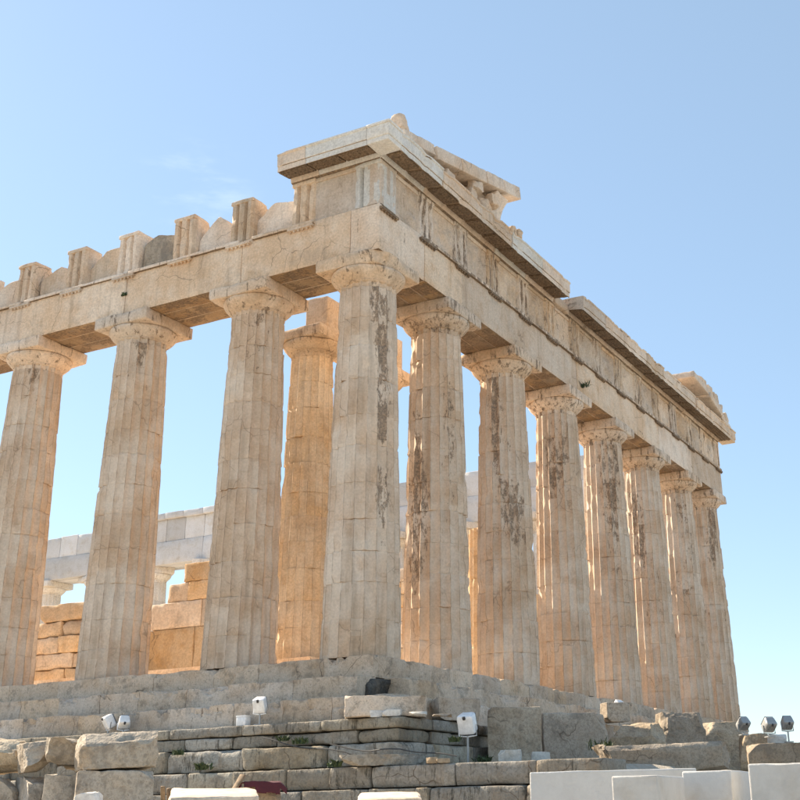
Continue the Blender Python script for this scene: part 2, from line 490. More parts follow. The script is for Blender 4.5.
def fluted(zs, shrink, R0, R1, seed, seg, chip, gouge, H=SHAFT, fade=None, org=(0, 0)):
    nf = 20 * seg
    ph = np.arange(nf) / seg
    w = ph - np.floor(ph)
    th = ph / 20 * 2 * math.pi
    Z = np.repeat(zs[:, None], nf, 1); TH = np.repeat(th[None, :], len(zs), 0)
    R = shaft_r(Z, R0, R1, H) - shrink[:, None]
    prof = (1 - (2 * w - 1) ** 2)[None, :]
    dep = 0.090 * R / 0.95
    if fade is not None: dep = dep * fade[:, None]
    P = np.stack([R * np.cos(TH), R * np.sin(TH), Z], -1).reshape(-1, 3) + np.array([org[0], org[1], 0]) + seed * 1.93
    n1 = fbm(P * np.array([3.0, 3.0, 2.2]), seed % 41, 3).reshape(R.shape)
    n2 = fbm(P * np.array([1.3, 1.3, 0.9]) + 9, seed % 37, 4).reshape(R.shape)
    n3 = fbm(P * 8.0 + 5, seed % 29, 2).reshape(R.shape)
    ar = np.abs(2 * w - 1)[None, :] ** 3
    d = dep * prof
    d = d + ar * dep * chip * np.clip((n1 - 0.60) * 6, 0, 1)
    d = d + gouge * np.clip((n2 - 0.62) * 7, 0, 1) * (0.6 + 0.8 * n3)
    d = d + (n3 - 0.5) * 0.012
    zl, zh = zs[0], zs[-1]
    e = np.exp(-np.minimum(Z - zl, zh - Z) / 0.05)
    d = d + e * np.clip((n1 - 0.52) * 6, 0, 1) * 0.028
    R = R - d
    V = np.stack([R * np.cos(TH), R * np.sin(TH), Z], -1)
    return V, TH, Z

def ring_faces(nr, nf, caps=True):
    i = np.arange(nr - 1)[:, None] * nf; k = np.arange(nf)[None, :]; k2 = (k + 1) % nf
    F = np.stack([i + k, i + k2, i + nf + k2, i + nf + k], -1).reshape(-1, 4).tolist()
    if caps:
        F.append(list(range(nf))[::-1]); F.append([(nr - 1) * nf + q for q in range(nf)])
    return F

def drum_mesh(z0, z1, R0, R1, seed, seg=6, dz=0.13, chip=0.75, gouge=0.035, crustf=None, mat=None, H=SHAFT, org=(0, 0)):
    n = max(2, int((z1 - z0) / dz))
    zs = np.concatenate([[z0 + 0.0008, z0 + 0.015], np.linspace(z0 + 0.05, z1 - 0.05, n), [z1 - 0.015, z1 - 0.0008]])
    sh = np.zeros(len(zs)); sh[0] = sh[-1] = 0.004; sh[1] = sh[-2] = 0.0
    V, TH, Z = fluted(zs, sh, R0, R1, seed, seg, chip, gouge, H, org=org)
    nr, nf = Z.shape
    cr = crustf(TH, Z).ravel() if crustf else None
    F = ring_faces(nr, nf)
    uq = np.zeros((nr - 1, nf, 4, 2))
    a = np.arange(nf) / seg; b = (np.arange(nf) + 1) / seg
    uq[:, :, 0, 0] = a; uq[:, :, 1, 0] = b; uq[:, :, 2, 0] = b; uq[:, :, 3, 0] = a
    uq[:, :, 0, 1] = zs[:-1, None]; uq[:, :, 1, 1] = zs[:-1, None]; uq[:, :, 2, 1] = zs[1:, None]; uq[:, :, 3, 1] = zs[1:, None]
    uv = np.concatenate([uq.reshape(-1, 2), np.zeros((2 * nf, 2))])
    V = V.reshape(-1, 3).copy(); V[:, 2] -= z0
    return new_mesh('drum', V, F, mat or M['column'], angle=50, crust=cr, uv=uv)

def capital_mesh(seed, aw=1.0, cuts=(), chip=0.10, seg=6, mat=None, rt=0.741, crust=0.62):
    k = rt / 0.741
    prof = [(0, 1), (0.02, 1), (0.13, 1), (0.145, .15), (0.16, .0), (0.168, 0), (0.18, 0), (0.188, 0), (0.20, 0)]
    zs = np.array([p[0] for p in prof]); fade = np.array([p[1] for p in prof])
    grow = np.array([0.012, 0, 0, 0.0, -0.012, -0.022, -0.016, -0.032, -0.03])
    ech = [(0.215, 0.80), (0.25, 0.835), (0.30, 0.885), (0.36, 0.94), (0.42, 0.978), (0.47, 0.992), (0.50, 0.985), (0.512, 0.96)]
    zs = np.concatenate([zs, [e[0] for e in ech]])
    fade = np.concatenate([fade, np.zeros(len(ech))])
    base = 0.741 * k
    sh = np.concatenate([grow, [base - e[1] * (0.5 + 0.5 * k) for e in ech]])
    V, TH, Z = fluted(zs + 0.0, sh, base, base, seed, seg, 0.7, 0.06, H=1e9, fade=fade)
    nr, nf = Z.shape
    VE = V.reshape(-1, 3); FE = ring_faces(nr, nf)
    A, FA = rough_box((2 * aw, 2 * aw, 0.348), seed + 3, cell=0.16, r0=0.018, chip=chip, disp=0.012, cuts=cuts, freq=1.6, thr=0.5)
    A = A + np.array([0, 0, 0.51 + 0.175])
    Vm, Fm = merge((VE, FE), (A, FA))
    cr = np.full(len(Vm), crust)
    return new_mesh('capital', Vm, Fm, mat or M['marble'], angle=42, crust=cr)

def column(x, y, seed, R0=0.953, R1=0.741, ndrum=11, top=SHAFT, seg=6, dz=0.13, crustf=None, mat=None, z0=0.0, H=SHAFT, cap=True, aw=1.0, capargs=None, rz=0.0, chip=0.75, gouge=0.035, share=None, capmat=None):
    e = empty('column', (x, y, z0), rz, T)
    rs = np.random.RandomState(seed)
    if share is not None:
        for m, zz in share['drums']: put('drum', m, e, (0, 0, zz))
        put('capital', share['cap'], e, (0, 0, H))
        return e
    hs = rs.uniform(0.85, 1.15, ndrum); zz = np.concatenate([[0], np.cumsum(hs) / hs.sum() * H])
    out = []
    for i in range(ndrum):
        if zz[i] >= top - 0.05: break
        z1 = min(zz[i + 1], top)
        cf = (lambda TH, Z: crustf(TH + rz, Z)) if crustf else None
        m = drum_mesh(zz[i], z1, R0, R1, seed * 13 + i, seg, dz, chip, gouge, cf, mat, H, org=(x, y))
        put('drum', m, e, (rs.uniform(-.006, .006), rs.uniform(-.006, .006), zz[i]), 0.0)
        out.append((m, zz[i]))
    cm = None
    if cap and top >= H:
        cm = capital_mesh(seed * 7 + 1, aw=aw, mat=capmat or M['marble'], seg=seg, rt=R1, **(capargs or {}))
        put('capital', cm, e, (0, 0, H))
    return {'drums': out, 'cap': cm}

def angd(a, b):
    return np.abs((a - b + math.pi) % (2 * math.pi) - math.pi)

def crust_corner(TH, Z):
    a = np.exp(-(angd(TH, math.radians(-24)) / 0.36) ** 2)
    h = np.clip((Z - 1.2) / 2.5, 0, 1) * np.where((Z > 4.6) & (Z < 5.3), 0.55, 1.0)
    up = np.exp(-(angd(TH, math.radians(-45)) / 0.7) ** 2) * np.clip((Z - 6.2) / 3.5, 0, 1)
    return np.clip(0.85 * a * h + 0.5 * up + 0.2, 0, 1.0)

def crust_east(seed):
    rs = np.random.RandomState(seed * 3 + 1)
    bl = [(math.radians(rs.uniform(-110, -15)), rs.uniform(2.5, 9.6), rs.uniform(0.25, 0.6), rs.uniform(0.5, 2.2), rs.uniform(0.15, 0.6)) for _ in range(rs.randint(4, 8))]
    def f(TH, Z):
        o = 0.31 + 0.14 * np.clip((Z - 4) / 5, 0, 1)
        for (c, z, wa, wz, k) in bl:
            o = o + k * np.exp(-(angd(TH, c) / wa) ** 2 - ((Z - z) / wz) ** 2) * (0.35 + 0.65 * np.clip((Z - 1) / 6, 0, 1))
        return np.minimum(o, 0.92)
    return f

def crust_south(seed):
    rs = np.random.RandomState(seed)
    c = math.radians(-48 + rs.uniform(-10, 10))
    def f(TH, Z):
        a = np.exp(-(angd(TH, c) / 0.55) ** 2)
        return 0.6 * a * np.clip((Z - 7.2) / 2.2, 0, 1) + 0.30
    return f

# outer colonnade: corner, south flank, east front
column(0, 0, 101, R0=0.974, R1=0.760, crustf=crust_corner, dz=0.10, aw=1.02, chip=0.8,
       capargs=dict(cuts=[((0.75, -0.66, 0.0), 1.10), ((0.1, -1, -0.5), 0.90), ((1, -.2, -.6), .84)], chip=0.07, crust=0.6))
for i in range(1, 9):
    near_c = i <= 3
    column(XS[i], 0, 200 + i, crustf=crust_south(i), dz=0.12 if near_c else 0.3, seg=6 if near_c else 3)
for i in range(1, 8):
    column(0, YS[i], 300 + i, R0=0.974 if i == 7 else 0.953, crustf=crust_east(i), dz=0.11 if i < 4 else 0.15, chip=0.95, gouge=0.05,
           capargs=dict(chip=0.09, crust=0.72))

# architrave: three slabs side by side over each bay, joints over the columns
def arch_block(x0, x1, y0, y1, seed, mat, chip=0.05, crust=0.25, dx=0.0, r0=0.014):
    V, F = rough_box((x1 - x0 - 0.012, y1 - y0 - 0.012, 1.348), seed, cell=0.22, r0=r0, chip=chip, disp=0.006, thr=0.56, freq=1.5)
    cr = np.full(len(V), crust)
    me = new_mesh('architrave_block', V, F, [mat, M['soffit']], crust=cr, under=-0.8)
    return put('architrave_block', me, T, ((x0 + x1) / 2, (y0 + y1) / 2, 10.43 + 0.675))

TA = HA + 0.055
def taenia(parent_block, length, along, face, mat, seed, gaps=()):
    """band at the head of the architrave, a child of its block; face = +1 east / -1 south"""
    V, F = rough_box((length, 0.16, 0.10), seed, cell=0.12, r0=0.012, chip=0.05, disp=0.004, thr=0.5, freq=2.5)
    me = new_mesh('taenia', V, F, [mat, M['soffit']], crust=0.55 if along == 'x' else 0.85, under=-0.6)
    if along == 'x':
        p = (0, -(HA + 0.0) - parent_block.location.y, 0.675 - 0.052 + 0.003)
        return put('taenia', me, parent_block, p)
    p = (HA - parent_block.location.x, 0, 0.675 - 0.052 + 0.003)
    return put('taenia', me, parent_block, p, math.pi / 2)

def regula_mesh(mat):
    parts = [boxm(-0.42, 0.42, -0.05, 0.05, -0.035, 0.035)]
    for k in range(6):
        V, F = lathe([(0.028, -0.085), (0.036, -0.035), (0.03, -0.033)], 8)
        parts.append((V + np.array([-0.35 + 0.14 * k, 0, 0]), F))
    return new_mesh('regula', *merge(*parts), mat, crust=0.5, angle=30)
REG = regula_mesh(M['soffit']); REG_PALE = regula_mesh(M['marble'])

# corner block turns the corner
CB = arch_block(-0.03, HA, -HA, 1.5, 900, M['marble'], chip=0.09, crust=0.5)
south_x = [-0.03] + XS[1:9] + [XS[8] - 2.0]
for i in range(len(south_x) - 1):
    a, bq = south_x[i + 1], south_x[i]
    off = [0, 0.0, -0.012, 0.01, 0, 0, 0, 0, 0][i]
    ob = arch_block(a, bq, -HA + off, -0.30 + off, 910 + i, M['marble'])
    arch_block(a, min(bq, -0.03), -0.29, 0.29, 930 + i, M['marble'])
    arch_block(a, min(bq, -0.03), 0.30, HA, 950 + i, M['marble'])
    if i == 0: taenia(ob, 2.1, 'x', -1, M['marble'], 960).location.x += -0.4
    else: taenia(ob, (bq - a) * 0.96, 'x', -1, M['marble'], 960 + i)
east_y = [1.5] + YS[1:7] + [YN + HA]
for i in range(len(east_y) - 1):
    a, bq = east_y[i], east_y[i + 1]
    off = [0.012, 0, -0.008, 0.006, 0, 0, 0][i]
    ob = arch_block(0.30 + off, HA + off, a, bq, 1010 + i, M['marble'], crust=0.35)
    arch_block(-0.29, 0.29, a, bq, 1030 + i, M['marble'])
    arch_block(-HA, -0.30, a, bq, 1050 + i, M['marble'])
    taenia(ob, (bq - a) * 0.985, 'y', 1, M['marble'], 1060 + i)

# frieze
def triglyph_mesh(seed, w=0.845, h=1.345, dep=0.66, crust=0.35, mat=None):
    g_ = 0.125; e = w / 2
    bar = w / 6.0
    pts = [(-e, dep), (-e, g_ * 0.8), (-e + bar * 0.5, 0), (-e + bar * 1.35, 0), (-e + bar * 1.85, g_), (-e + bar * 2.35, 0.0),
           (-e + bar * 3.65, 0.0), (-e + bar * 4.15, g_), (-e + bar * 4.65, 0), (e - bar * 0.5, 0), (e, g_ * 0.8), (e, dep)]
    n = len(pts); zs = np.concatenate([np.linspace(0, h - 0.12, 9), [h - 0.115]])
    V = []; 
    for z in zs:
        for x, y in pts: V.append((x, y, z))
    V = np.array(V)
    F = []
    for i in range(len(zs) - 1):
        for k in range(n):
            k2 = (k + 1) % n
            F.append((i * n + k, i * n + k2, (i + 1) * n + k2, (i + 1) * n + k))
    F.append(tuple(range(n))[::-1]); F.append(tuple((len(zs) - 1) * n + k for k in range(n)))
    ns = fbm(V * 3.1 + seed * 3.3, seed % 23, 3)
    V[:, 1] += np.where(V[:, 1] < dep - 0.01, np.clip((ns - 0.5) * 0.25, 0, 0.07), (ns - .5) * .1)
    C, FC = rough_box((w - 0.004, dep + 0.005, 0.115), seed, cell=0.14, r0=0.012, chip=0.05, disp=0.006)
    C = C + np.array([0, dep / 2 - 0.006, h - 0.0575])
    Vm, Fm = merge((V, F), (C, FC))
    return new_mesh('triglyph', Vm, Fm, mat or M['marble'], angle=28, crust=crust)

ZF = 11.785
# south: loose-standing triglyphs with broken backing slabs between them
STX = [0.462, -1.65, -3.80, -5.93, -8.10, -10.22, -12.38, -14.5, -16.7]
for i, x in enumerate(STX):
    if i == 0: continue
    t = put('triglyph', triglyph_mesh(40 + i, w=0.80, crust=0.3), T, (x, -HA + 0.012, ZF), random.uniform(-.02, .02))
    if i < 7:
        put('regula', REG_PALE, T, (x, -HA - 0.045, ZF - 0.145))
# corner triglyph, two glyphed faces (south and east)
ct = put('triglyph', triglyph_mesh(77, dep=0.80, crust=0.3, mat=M['restored']), T, (0.468, -HA - 0.004, ZF))
ct2 = put('triglyph', triglyph_mesh(78, dep=0.40, crust=0.4), T, (HA + 0.006, -0.462, ZF), math.pi / 2)
slabs = [(-0.60, 1.34, 'marble', 1.26, []), 
         (-2.74, 1.14, 'marble', 1.34, [((-0.75, 0, 1), 0.44), ((0.2, 0, 1), 0.50)]),
         (-4.86, 1.16, 'marble', 1.22, [((-0.9, 0, 1), 0.40), ((0.9, 0, 1), 0.52)]),
         (-7.0, 1.22, 'rock', 1.28, [((-0.5, 0, 1), 0.55), ((.25, 0, 1), 0.5)]),
         (-9.14, 1.12, 'marble', 1.3, [((-0.8, 0, 1), 0.45)]),
         (-11.3, 1.1, 'marble', 1.25, [((-0.5, 0, 1), 0.40), ((.9, 0, 1), .5)]),
         (-13.45, 1.0, 'marble', 1.1, [((-0.5, 0, 1), 0.42)]), (-15.6, 1.0, 'marble', 1.1, [])]
for i, (x, h, mt, w, cuts) in enumerate(slabs):
    if i == 0:
        V, F = rough_box((1.40, 0.5, 1.34), 500 + i, cell=0.2, r0=0.012, chip=0.02, disp=0.004)
        put('metope', new_mesh('metope', V, F, M[mt], crust=0.2), T, (x, -HA + 0.10 + 0.25, ZF + 0.67))
        V, F = rough_box((1.36, 0.06, 0.12), 520, cell=0.2, r0=0.01, chip=0.03)
        put('metope_band', new_mesh('metope_band', V, F, M[mt], crust=0.2), T, (x, -HA + 0.075, ZF + 1.28))
    else:
        V, F = rough_box((w, 0.42, h), 500 + i, cell=0.07, r0=0.012, chip=0.06, disp=0.015, cuts=cuts, freq=2.6, thr=.5)
        put('metope', new_mesh('metope', V, F, M[mt], crust=0.3, angle=24), T, (x + random.uniform(-.05, .05), -HA + 0.26 + 0.21, ZF + h / 2), random.uniform(-.03, .03))

# east: full row of triglyphs and worn metopes
ETY = [-0.462, 1.62]
for i in range(1, 7):
    ETY.append(YS[i]); 
    if i < 6: ETY.append((YS[i] + YS[i + 1]) / 2)
ETY += [YN - 1.62, YN + 0.462]
ETY = sorted(set(round(v, 3) for v in ETY))
for i, y in enumerate(ETY):
    if i > 0:
        put('triglyph', triglyph_mesh(140 + i, crust=0.72), T, (HA + 0.006, y, ZF), math.pi / 2)
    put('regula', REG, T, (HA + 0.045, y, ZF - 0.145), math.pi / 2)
    if i < len(ETY) - 1:
        y1 = ETY[i + 1]; w = y1 - y - 0.80
        # slab with the stumps of its hacked-off relief
        gx = np.linspace(-w / 2, w / 2, 22); gz = np.linspace(-0.672, 0.672, 22)
        V, F = grid_box(np.array([-0.2, 0.2]), gx, gz)
        fr = V[:, 0] > 0
        n_ = fbm(V * np.array([1, 3.2, 2.4]) + i * 9.7, 12, 4)
        edge = np.clip(np.minimum(w / 2 - np.abs(V[:, 1]), 0.55 - V[:, 2]) / 0.2, 0, 1)
        V[fr, 0] += (np.clip((n_ - 0.5) * 0.5, -0.02, 0.09) * edge)[fr]
        put('metope', new_mesh('metope', V, F, M['marble'], crust=0.5, angle=50), T, (HA - 0.085 - 0.2, (y + y1) / 2, ZF + 0.674))
        V, F = rough_box((0.05, w - 0.01, 0.12), 1520 + i, cell=0.2, r0=0.01, chip=0.03)
        put('metope_band', new_mesh('metope_band', V, F, M['marble'], crust=0.4), T, (HA - 0.062, (y + y1) / 2, ZF + 1.283))

# cornice (geison) with mutules: local frame, x along the wall, -y outwards
GZ = 13.135
def geison_mesh(L, seed, mat, chip=0.03, top_wear=0.05, back=0.55, o_max=0.70, h=0.62, mitre=0, mitre2=0):
    prof = [(-back, 0.0), (-0.02, 0.0), (0.03, 0.02), (0.06, 0.13), (0.10, 0.165), (o_max - 0.075, 0.085), (o_max - 0.075, 0.055), (o_max - 0.03, 0.05), (o_max - 0.03, 0.205),
            (o_max - 0.012, 0.215), (o_max, 0.23), (o_max, h - 0.09), (o_max + 0.03, h - 0.07), (o_max + 0.035, h - 0.02), (o_max - 0.02, h), (0.15, h + 0.01), (-back, h + 0.01)]
    n = len(prof); nx = max(3, int(L / 0.13))
    xs = np.concatenate([[-L / 2], np.linspace(-L / 2 + 0.01, L / 2 - 0.01, nx), [L / 2]])
    V = []
    for x in xs:
        for o, z in prof:
            xx = x
            if mitre and x > L / 2 - 0.005: xx = x + max(o, -back) * mitre
            V.append((xx, -o, z))
    V = np.array(V)
    ns = fbm(V * np.array([2.6, 1.5, 1.5]) + seed * 2.17, seed % 19, 3)
    out = np.clip((-V[:, 1] - 0.4) / 0.25, 0, 1)
    V[:, 1] += out * np.clip((ns - 0.55) * 2.5, 0, 1) * chip * 2
    tp = V[:, 2] > h - 0.12
    V[tp, 2] -= (np.clip((ns - 0.5) * 3, 0, 1) * top_wear)[tp]
    F = []
    for i in range(len(xs) - 1):
        for k in range(n):
            k2 = (k + 1) % n
            F.append((i * n + k, (i + 1) * n + k, (i + 1) * n + k2, i * n + k2))
    F.append(tuple(range(n))); F.append(tuple((len(xs) - 1) * n + k for k in range(n))[::-1])
    return new_mesh('cornice_block', V, F, [mat, M['soffit']], angle=32, crust=0.3, under=-0.85)  # underside takes the soffit marble: crust plus shade put into the colour

def mutule_mesh(w=0.93):
    # slab following the sloping soffit, with three rows of drops
    y0, y1 = -0.13, -0.60
    z0, z1 = 0.158, 0.095
    t = 0.055
    V = np.array([(-w / 2, y0, z0 - t), (w / 2, y0, z0 - t), (w / 2, y1, z1 - t), (-w / 2, y1, z1 - t),
                  (-w / 2, y0, z0 + .01), (w / 2, y0, z0 + .01), (w / 2, y1, z1 + .01), (-w / 2, y1, z1 + .01)])
    F = [(0, 1, 2, 3)[::-1], (4, 5, 6, 7), (0, 1, 5, 4), (1, 2, 6, 5), (2, 3, 7, 6), (3, 0, 4, 7)]
    parts = [(V, [f[::-1] for f in F])]
    for r in range(3):
        for k in range(6):
            yy = -0.20 - 0.165 * r
            zz = z0 - t + (z1 - z0) * (yy - y0) / (y1 - y0)
            L, FL = lathe([(0.027, zz - 0.03), (0.034, zz + 0.005), (0.03, zz + 0.006)], 6)
            parts.append((L + np.array([-0.39 + 0.156 * k, yy, 0]), FL))
    Vm, Fm = merge(*parts)
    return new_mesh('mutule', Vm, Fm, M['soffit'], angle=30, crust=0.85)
MUT = mutule_mesh()

def geison_run(positions, seed, face, mats, mut_every=1.075, **kw):
    """positions: list of (start, end) along the wall; face 'S' or 'E'"""
    for k, (a, bq) in enumerate(positions):
        L = bq - a - 0.012; c = (a + bq) / 2
        me = geison_mesh(L, seed + k, M[mats[k % len(mats)]], **kw)
        if face == 'S': o = put('cornice_block', me, T, (c, -HA, GZ))
        else: o = put('cornice_block', me, T, (HA, c, GZ + 0.002 * (k % 3)), math.pi / 2)
        nm = max(1, int(round(L / mut_every)))
        for j in range(nm):
            put('mutule', MUT, o, (-L / 2 + (j + 0.5) * L / nm, 0, 0))

CO = HA + 0.70
# south return of the cornice
geison_run([(-2.06, -1.10)], 61, 'S', ['marble'], chip=0.06, top_wear=0.03)
geison_run([(-1.10, HA)], 62, 'S', ['restored'], chip=0.0, top_wear=0.0, back=0.5)
# corner piece (solid square of the mitre)
def corner_piece(cx, cy, sx, sy, mat, seed):
    q = 0.70
    parts = []
    V, F = rough_box((q, q, 0.40), seed, cell=0.15, r0=0.015, chip=0.03, disp=0.003)
    parts.append((V + np.array([q / 2 * sx, q / 2 * sy, 0.40]), F))
    V, F = rough_box((q + 0.035, q + 0.035, 0.075), seed + 1, cell=0.15, r0=0.012, chip=0.02, disp=0.002)
    parts.append((V + np.array([(q + 0.035) / 2 * sx, (q + 0.035) / 2 * sy, 0.585]), F))
    V, F = rough_box((q - 0.03, q - 0.03, 0.16), seed + 2, cell=0.15, r0=0.01, chip=0.02, disp=0.002)
    parts.append((V + np.array([(q - 0.03) / 2 * sx, (q - 0.03) / 2 * sy, 0.135]), F))
    Vm, Fm = merge(*parts)
    return put('cornice_block', new_mesh('cornice_block', Vm, Fm, mat, crust=0.2), T, (cx, cy, GZ))
corner_piece(HA, -HA, 1, -1, M['restored'], 71)
corner_piece(HA, YN + HA, 1, 1, M['marble'], 75)
# east front: three stretches with a breach after the fifth metope
seg1 = np.linspace(-HA, 10.3, 6)
geison_run([(seg1[i], seg1[i + 1]) for i in range(5)], 81, 'E', ['restored', 'marble', 'marble'], chip=0.05, top_wear=0.06)
seg2 = np.linspace(11.5, 24.3, 7)
geison_run([(seg2[i], seg2[i + 1]) for i in range(6)], 91, 'E', ['marble'], chip=0.06, top_wear=0.10)
seg3 = np.linspace(24.42, YN + HA, 4)
geison_run([(seg3[i], seg3[i + 1]) for i in range(3)], 99, 'E', ['marble'], chip=0.07, top_wear=0.06)
V, F = rough_box((1.1, 1.18, 0.35), 120, cell=0.12, r0=0.03, chip=0.15, disp=0.02)
put('cornice_block', new_mesh('cornice_block', V, F, M['marble'], crust=0.3), T, (0.45, 10.9, GZ + 0.18))
# course behind the cornice (top of the entablature wall)
for k, (a, bq) in enumerate([(-0.3, 6.0), (6.01, 12.2), (12.21, 18.3), (18.31, 24.4), (24.41, 29.4)]):
    V, F = rough_box((1.1, bq - a, 1.9), 130 + k, cell=0.3, r0=0.03, chip=0.08)
    put('backing_block', new_mesh('backing_block', V, F, M['marble'], crust=0.2), T, (-0.30, (a + bq) / 2, ZF + 0.95))

# pediment remains, south-east: raking cornice on a stump of tympanum
ZR = 13.76
def raking(y0, y1, z_top0, slope, x_front, depth, th, seed, mat='marble', chip=0.06, name='raking_cornice'):
    L = math.hypot(y1 - y0, slope * (y1 - y0))
    V, F = rough_box((depth, L - 0.015, th), seed, cell=0.13, r0=0.02, chip=chip, disp=0.012)
    # lip at the top of the front edge
    a = math.atan(slope)
    zc = z_top0 + slope * ((y0 + y1) / 2 - y0) - th / 2 / math.cos(a)
    o = put(name, new_mesh(name, V, F, M[mat], crust=0.35), T, (x_front - depth / 2, (y0 + y1) / 2, zc), rot=(a, 0, 0))
    return o
SL = math.tan(math.radians(13.5))
raking(-0.55, 1.15, 14.06, SL, 1.46, 1.7, 0.34, 161, chip=0.12)
raking(1.17, 2.65, 14.42, SL, 1.50, 1.5, 0.40, 162)
raking(2.67, 4.25, 14.79, SL, 1.50, 1.5, 0.42, 163)
raking(4.27, 5.45, 15.17, SL, 1.52, 1.5, 0.42, 164)
raking(5.47, 6.62, 15.45, SL, 1.52, 1.5, 0.42, 165, chip=0.04)
# tympanum orthostates under it
for k, (y0, y1) in enumerate([(1.2, 2.5), (2.52, 3.9), (3.92, 5.1), (5.12, 6.1)]):
    zt = 13.66 + SL * ((y0 + y1) / 2 + 0.3) - 0.02
    V, F = rough_box((1.0, y1 - y0, zt - ZR), 170 + k, cell=0.15, r0=0.02, chip=0.10, disp=0.02)
    put('tympanum_block', new_mesh('tympanum_block', V, F, M['marble'], crust=0.5), T, (0.50, (y0 + y1) / 2, (zt + ZR) / 2))
# flaring support block below the free end of the raking cornice
V, F = rough_box((0.75, 0.8, 1.15), 179, cell=0.1, r0=0.03, chip=0.12, disp=0.02)
V[:, 0] += np.clip(V[:, 2] + 0.1, 0, 1) ** 2 * 0.7 * (V[:, 0] > 0)
put('tympanum_block', new_mesh('tympanum_block', V, F, M['marble'], crust=0.2), T, (0.75, 5.5, ZR + 0.58))
# sculpture stumps on the pediment floor (horse heads, broken torso)
def lump(parts, seed):
    ms = []
    for (c, s, k) in parts:
        V, F = rock(s, seed + k, cell=0.07, ncut=4, disp=0.05, rnd=0.4)
        ms.append((V + np.array(c), F))
    return new_mesh('pediment_sculpture', *merge(*ms), M['marble'], crust=0.4, angle=60)
put('pediment_sculpture', lump([((0, 0, .35), (.35, .38, .7), 1), ((.16, .1, .72), (.32, .5, .32), 2)], 3), T, (1.15, 3.75, ZR - 0.02))
put('pediment_sculpture', lump([((0, 0, .28), (.4, .5, .55), 3), ((0.05, .3, .45), (.35, .35, .3), 4)], 7), T, (1.15, 6.55, ZR - 0.02))
put('pediment_sculpture', lump([((0, 0, .20), (.45, .6, .4), 5)], 9), T, (1.2, 2.2, ZR - 0.02))
put('pediment_sculpture', lump([((0, 0, .35), (.5, .6, .75), 11), ((.2, .25, .75), (.35, .5, .35), 12)], 21), T, (1.05, 4.75, ZR - 0.02))
# stump of the corner ornament: lion's head on its base
put('corner_ornament', lump([((0, 0, .30), (.50, .45, .62), 6), ((.10, -0.06, .56), (.36, .38, .46), 8), ((0, .22, .45), (.3, .3, .4), 9)], 15), T, (0.95, -0.12, 13.98))

# pediment remains, north-east
raking(28.6, 30.40, 14.36, -SL * 1.1, 1.50, 1.6, 0.36, 181, chip=0.16)
raking(26.7, 28.58, 14.84, -SL, 1.58, 1.6, 0.40, 182, chip=0.16)
raking(24.5, 26.68, 15.1, -0.10, 1.52, 1.7, 0.30, 183)
for k, (y0, y1, zt) in enumerate([(24.9, 26.2, 14.6), (26.22, 27.5, 14.45), (27.52, 28.8, 14.15)]):
    V, F = rough_box((0.5, y1 - y0, zt - ZR), 185 + k, cell=0.15, r0=0.02, chip=0.10, disp=0.02)
    put('tympanum_block', new_mesh('tympanum_block', V, F, M['marble'], crust=0.35), T, (0.35, (y0 + y1) / 2, (zt + ZR) / 2))
for k, (yy, zz, s) in enumerate([(26.2, 14.98, .6), (27.2, 14.80, .55), (28.0, 14.62, .62), (28.9, 14.42, .5), (29.7, 14.22, .48)]):
    put('pediment_sculpture', lump([((0, 0, .1), (s, s * 1.2, s), k)], 190 + k), T, (1.2, yy, zz))

# ------------------------------------------------------------------ stepped base, block by block
def run_blocks(start, end, lo, hi, rs):
    out = [start]
    while abs(end - out[-1]) > hi * 1.3:
        out.append(out[-1] + math.copysign(rs.uniform(lo, hi), end - start))
    out.append(end)
    return out

rsb = np.random.RandomState(5)
def step_block(size, seed, centre, front, wear):
    V, F = rough_box(size, seed, cell=0.09, r0=0.006, chip=0.025, disp=0.004, thr=0.5, freq=2.4)
    W = V + np.array(centre)
    fd = (V[:, 1] + size[1] / 2) if front == 'S' else (size[0] / 2 - V[:, 0])
    td = size[2] / 2 - V[:, 2]
    n_ = fbm(W * np.array([1.1, 1.1, 1.6]), 7, 4)
    e = np.exp(-(fd + td) / 0.16) * (np.clip((n_ - 0.47) * 3.0, 0, 1) + 0.9 * np.clip((fbm(W * 3.3 + 4, 11, 3) - 0.58) * 16, 0, 1)) * wear * 1.5
    V[:, 2] -= e
    if front == 'S': V[:, 1] += e * 0.9
    else: V[:, 0] -= e * 0.9
    # flaked face
    fl = np.clip((fbm(W * 2.3 + 9, 3, 4) - 0.58) * 16, 0, 1) * 0.025 * np.exp(-fd / 0.05)
    if front == 'S': V[:, 1] += fl
    else: V[:, 0] -= fl
    return V, F
YE = YN
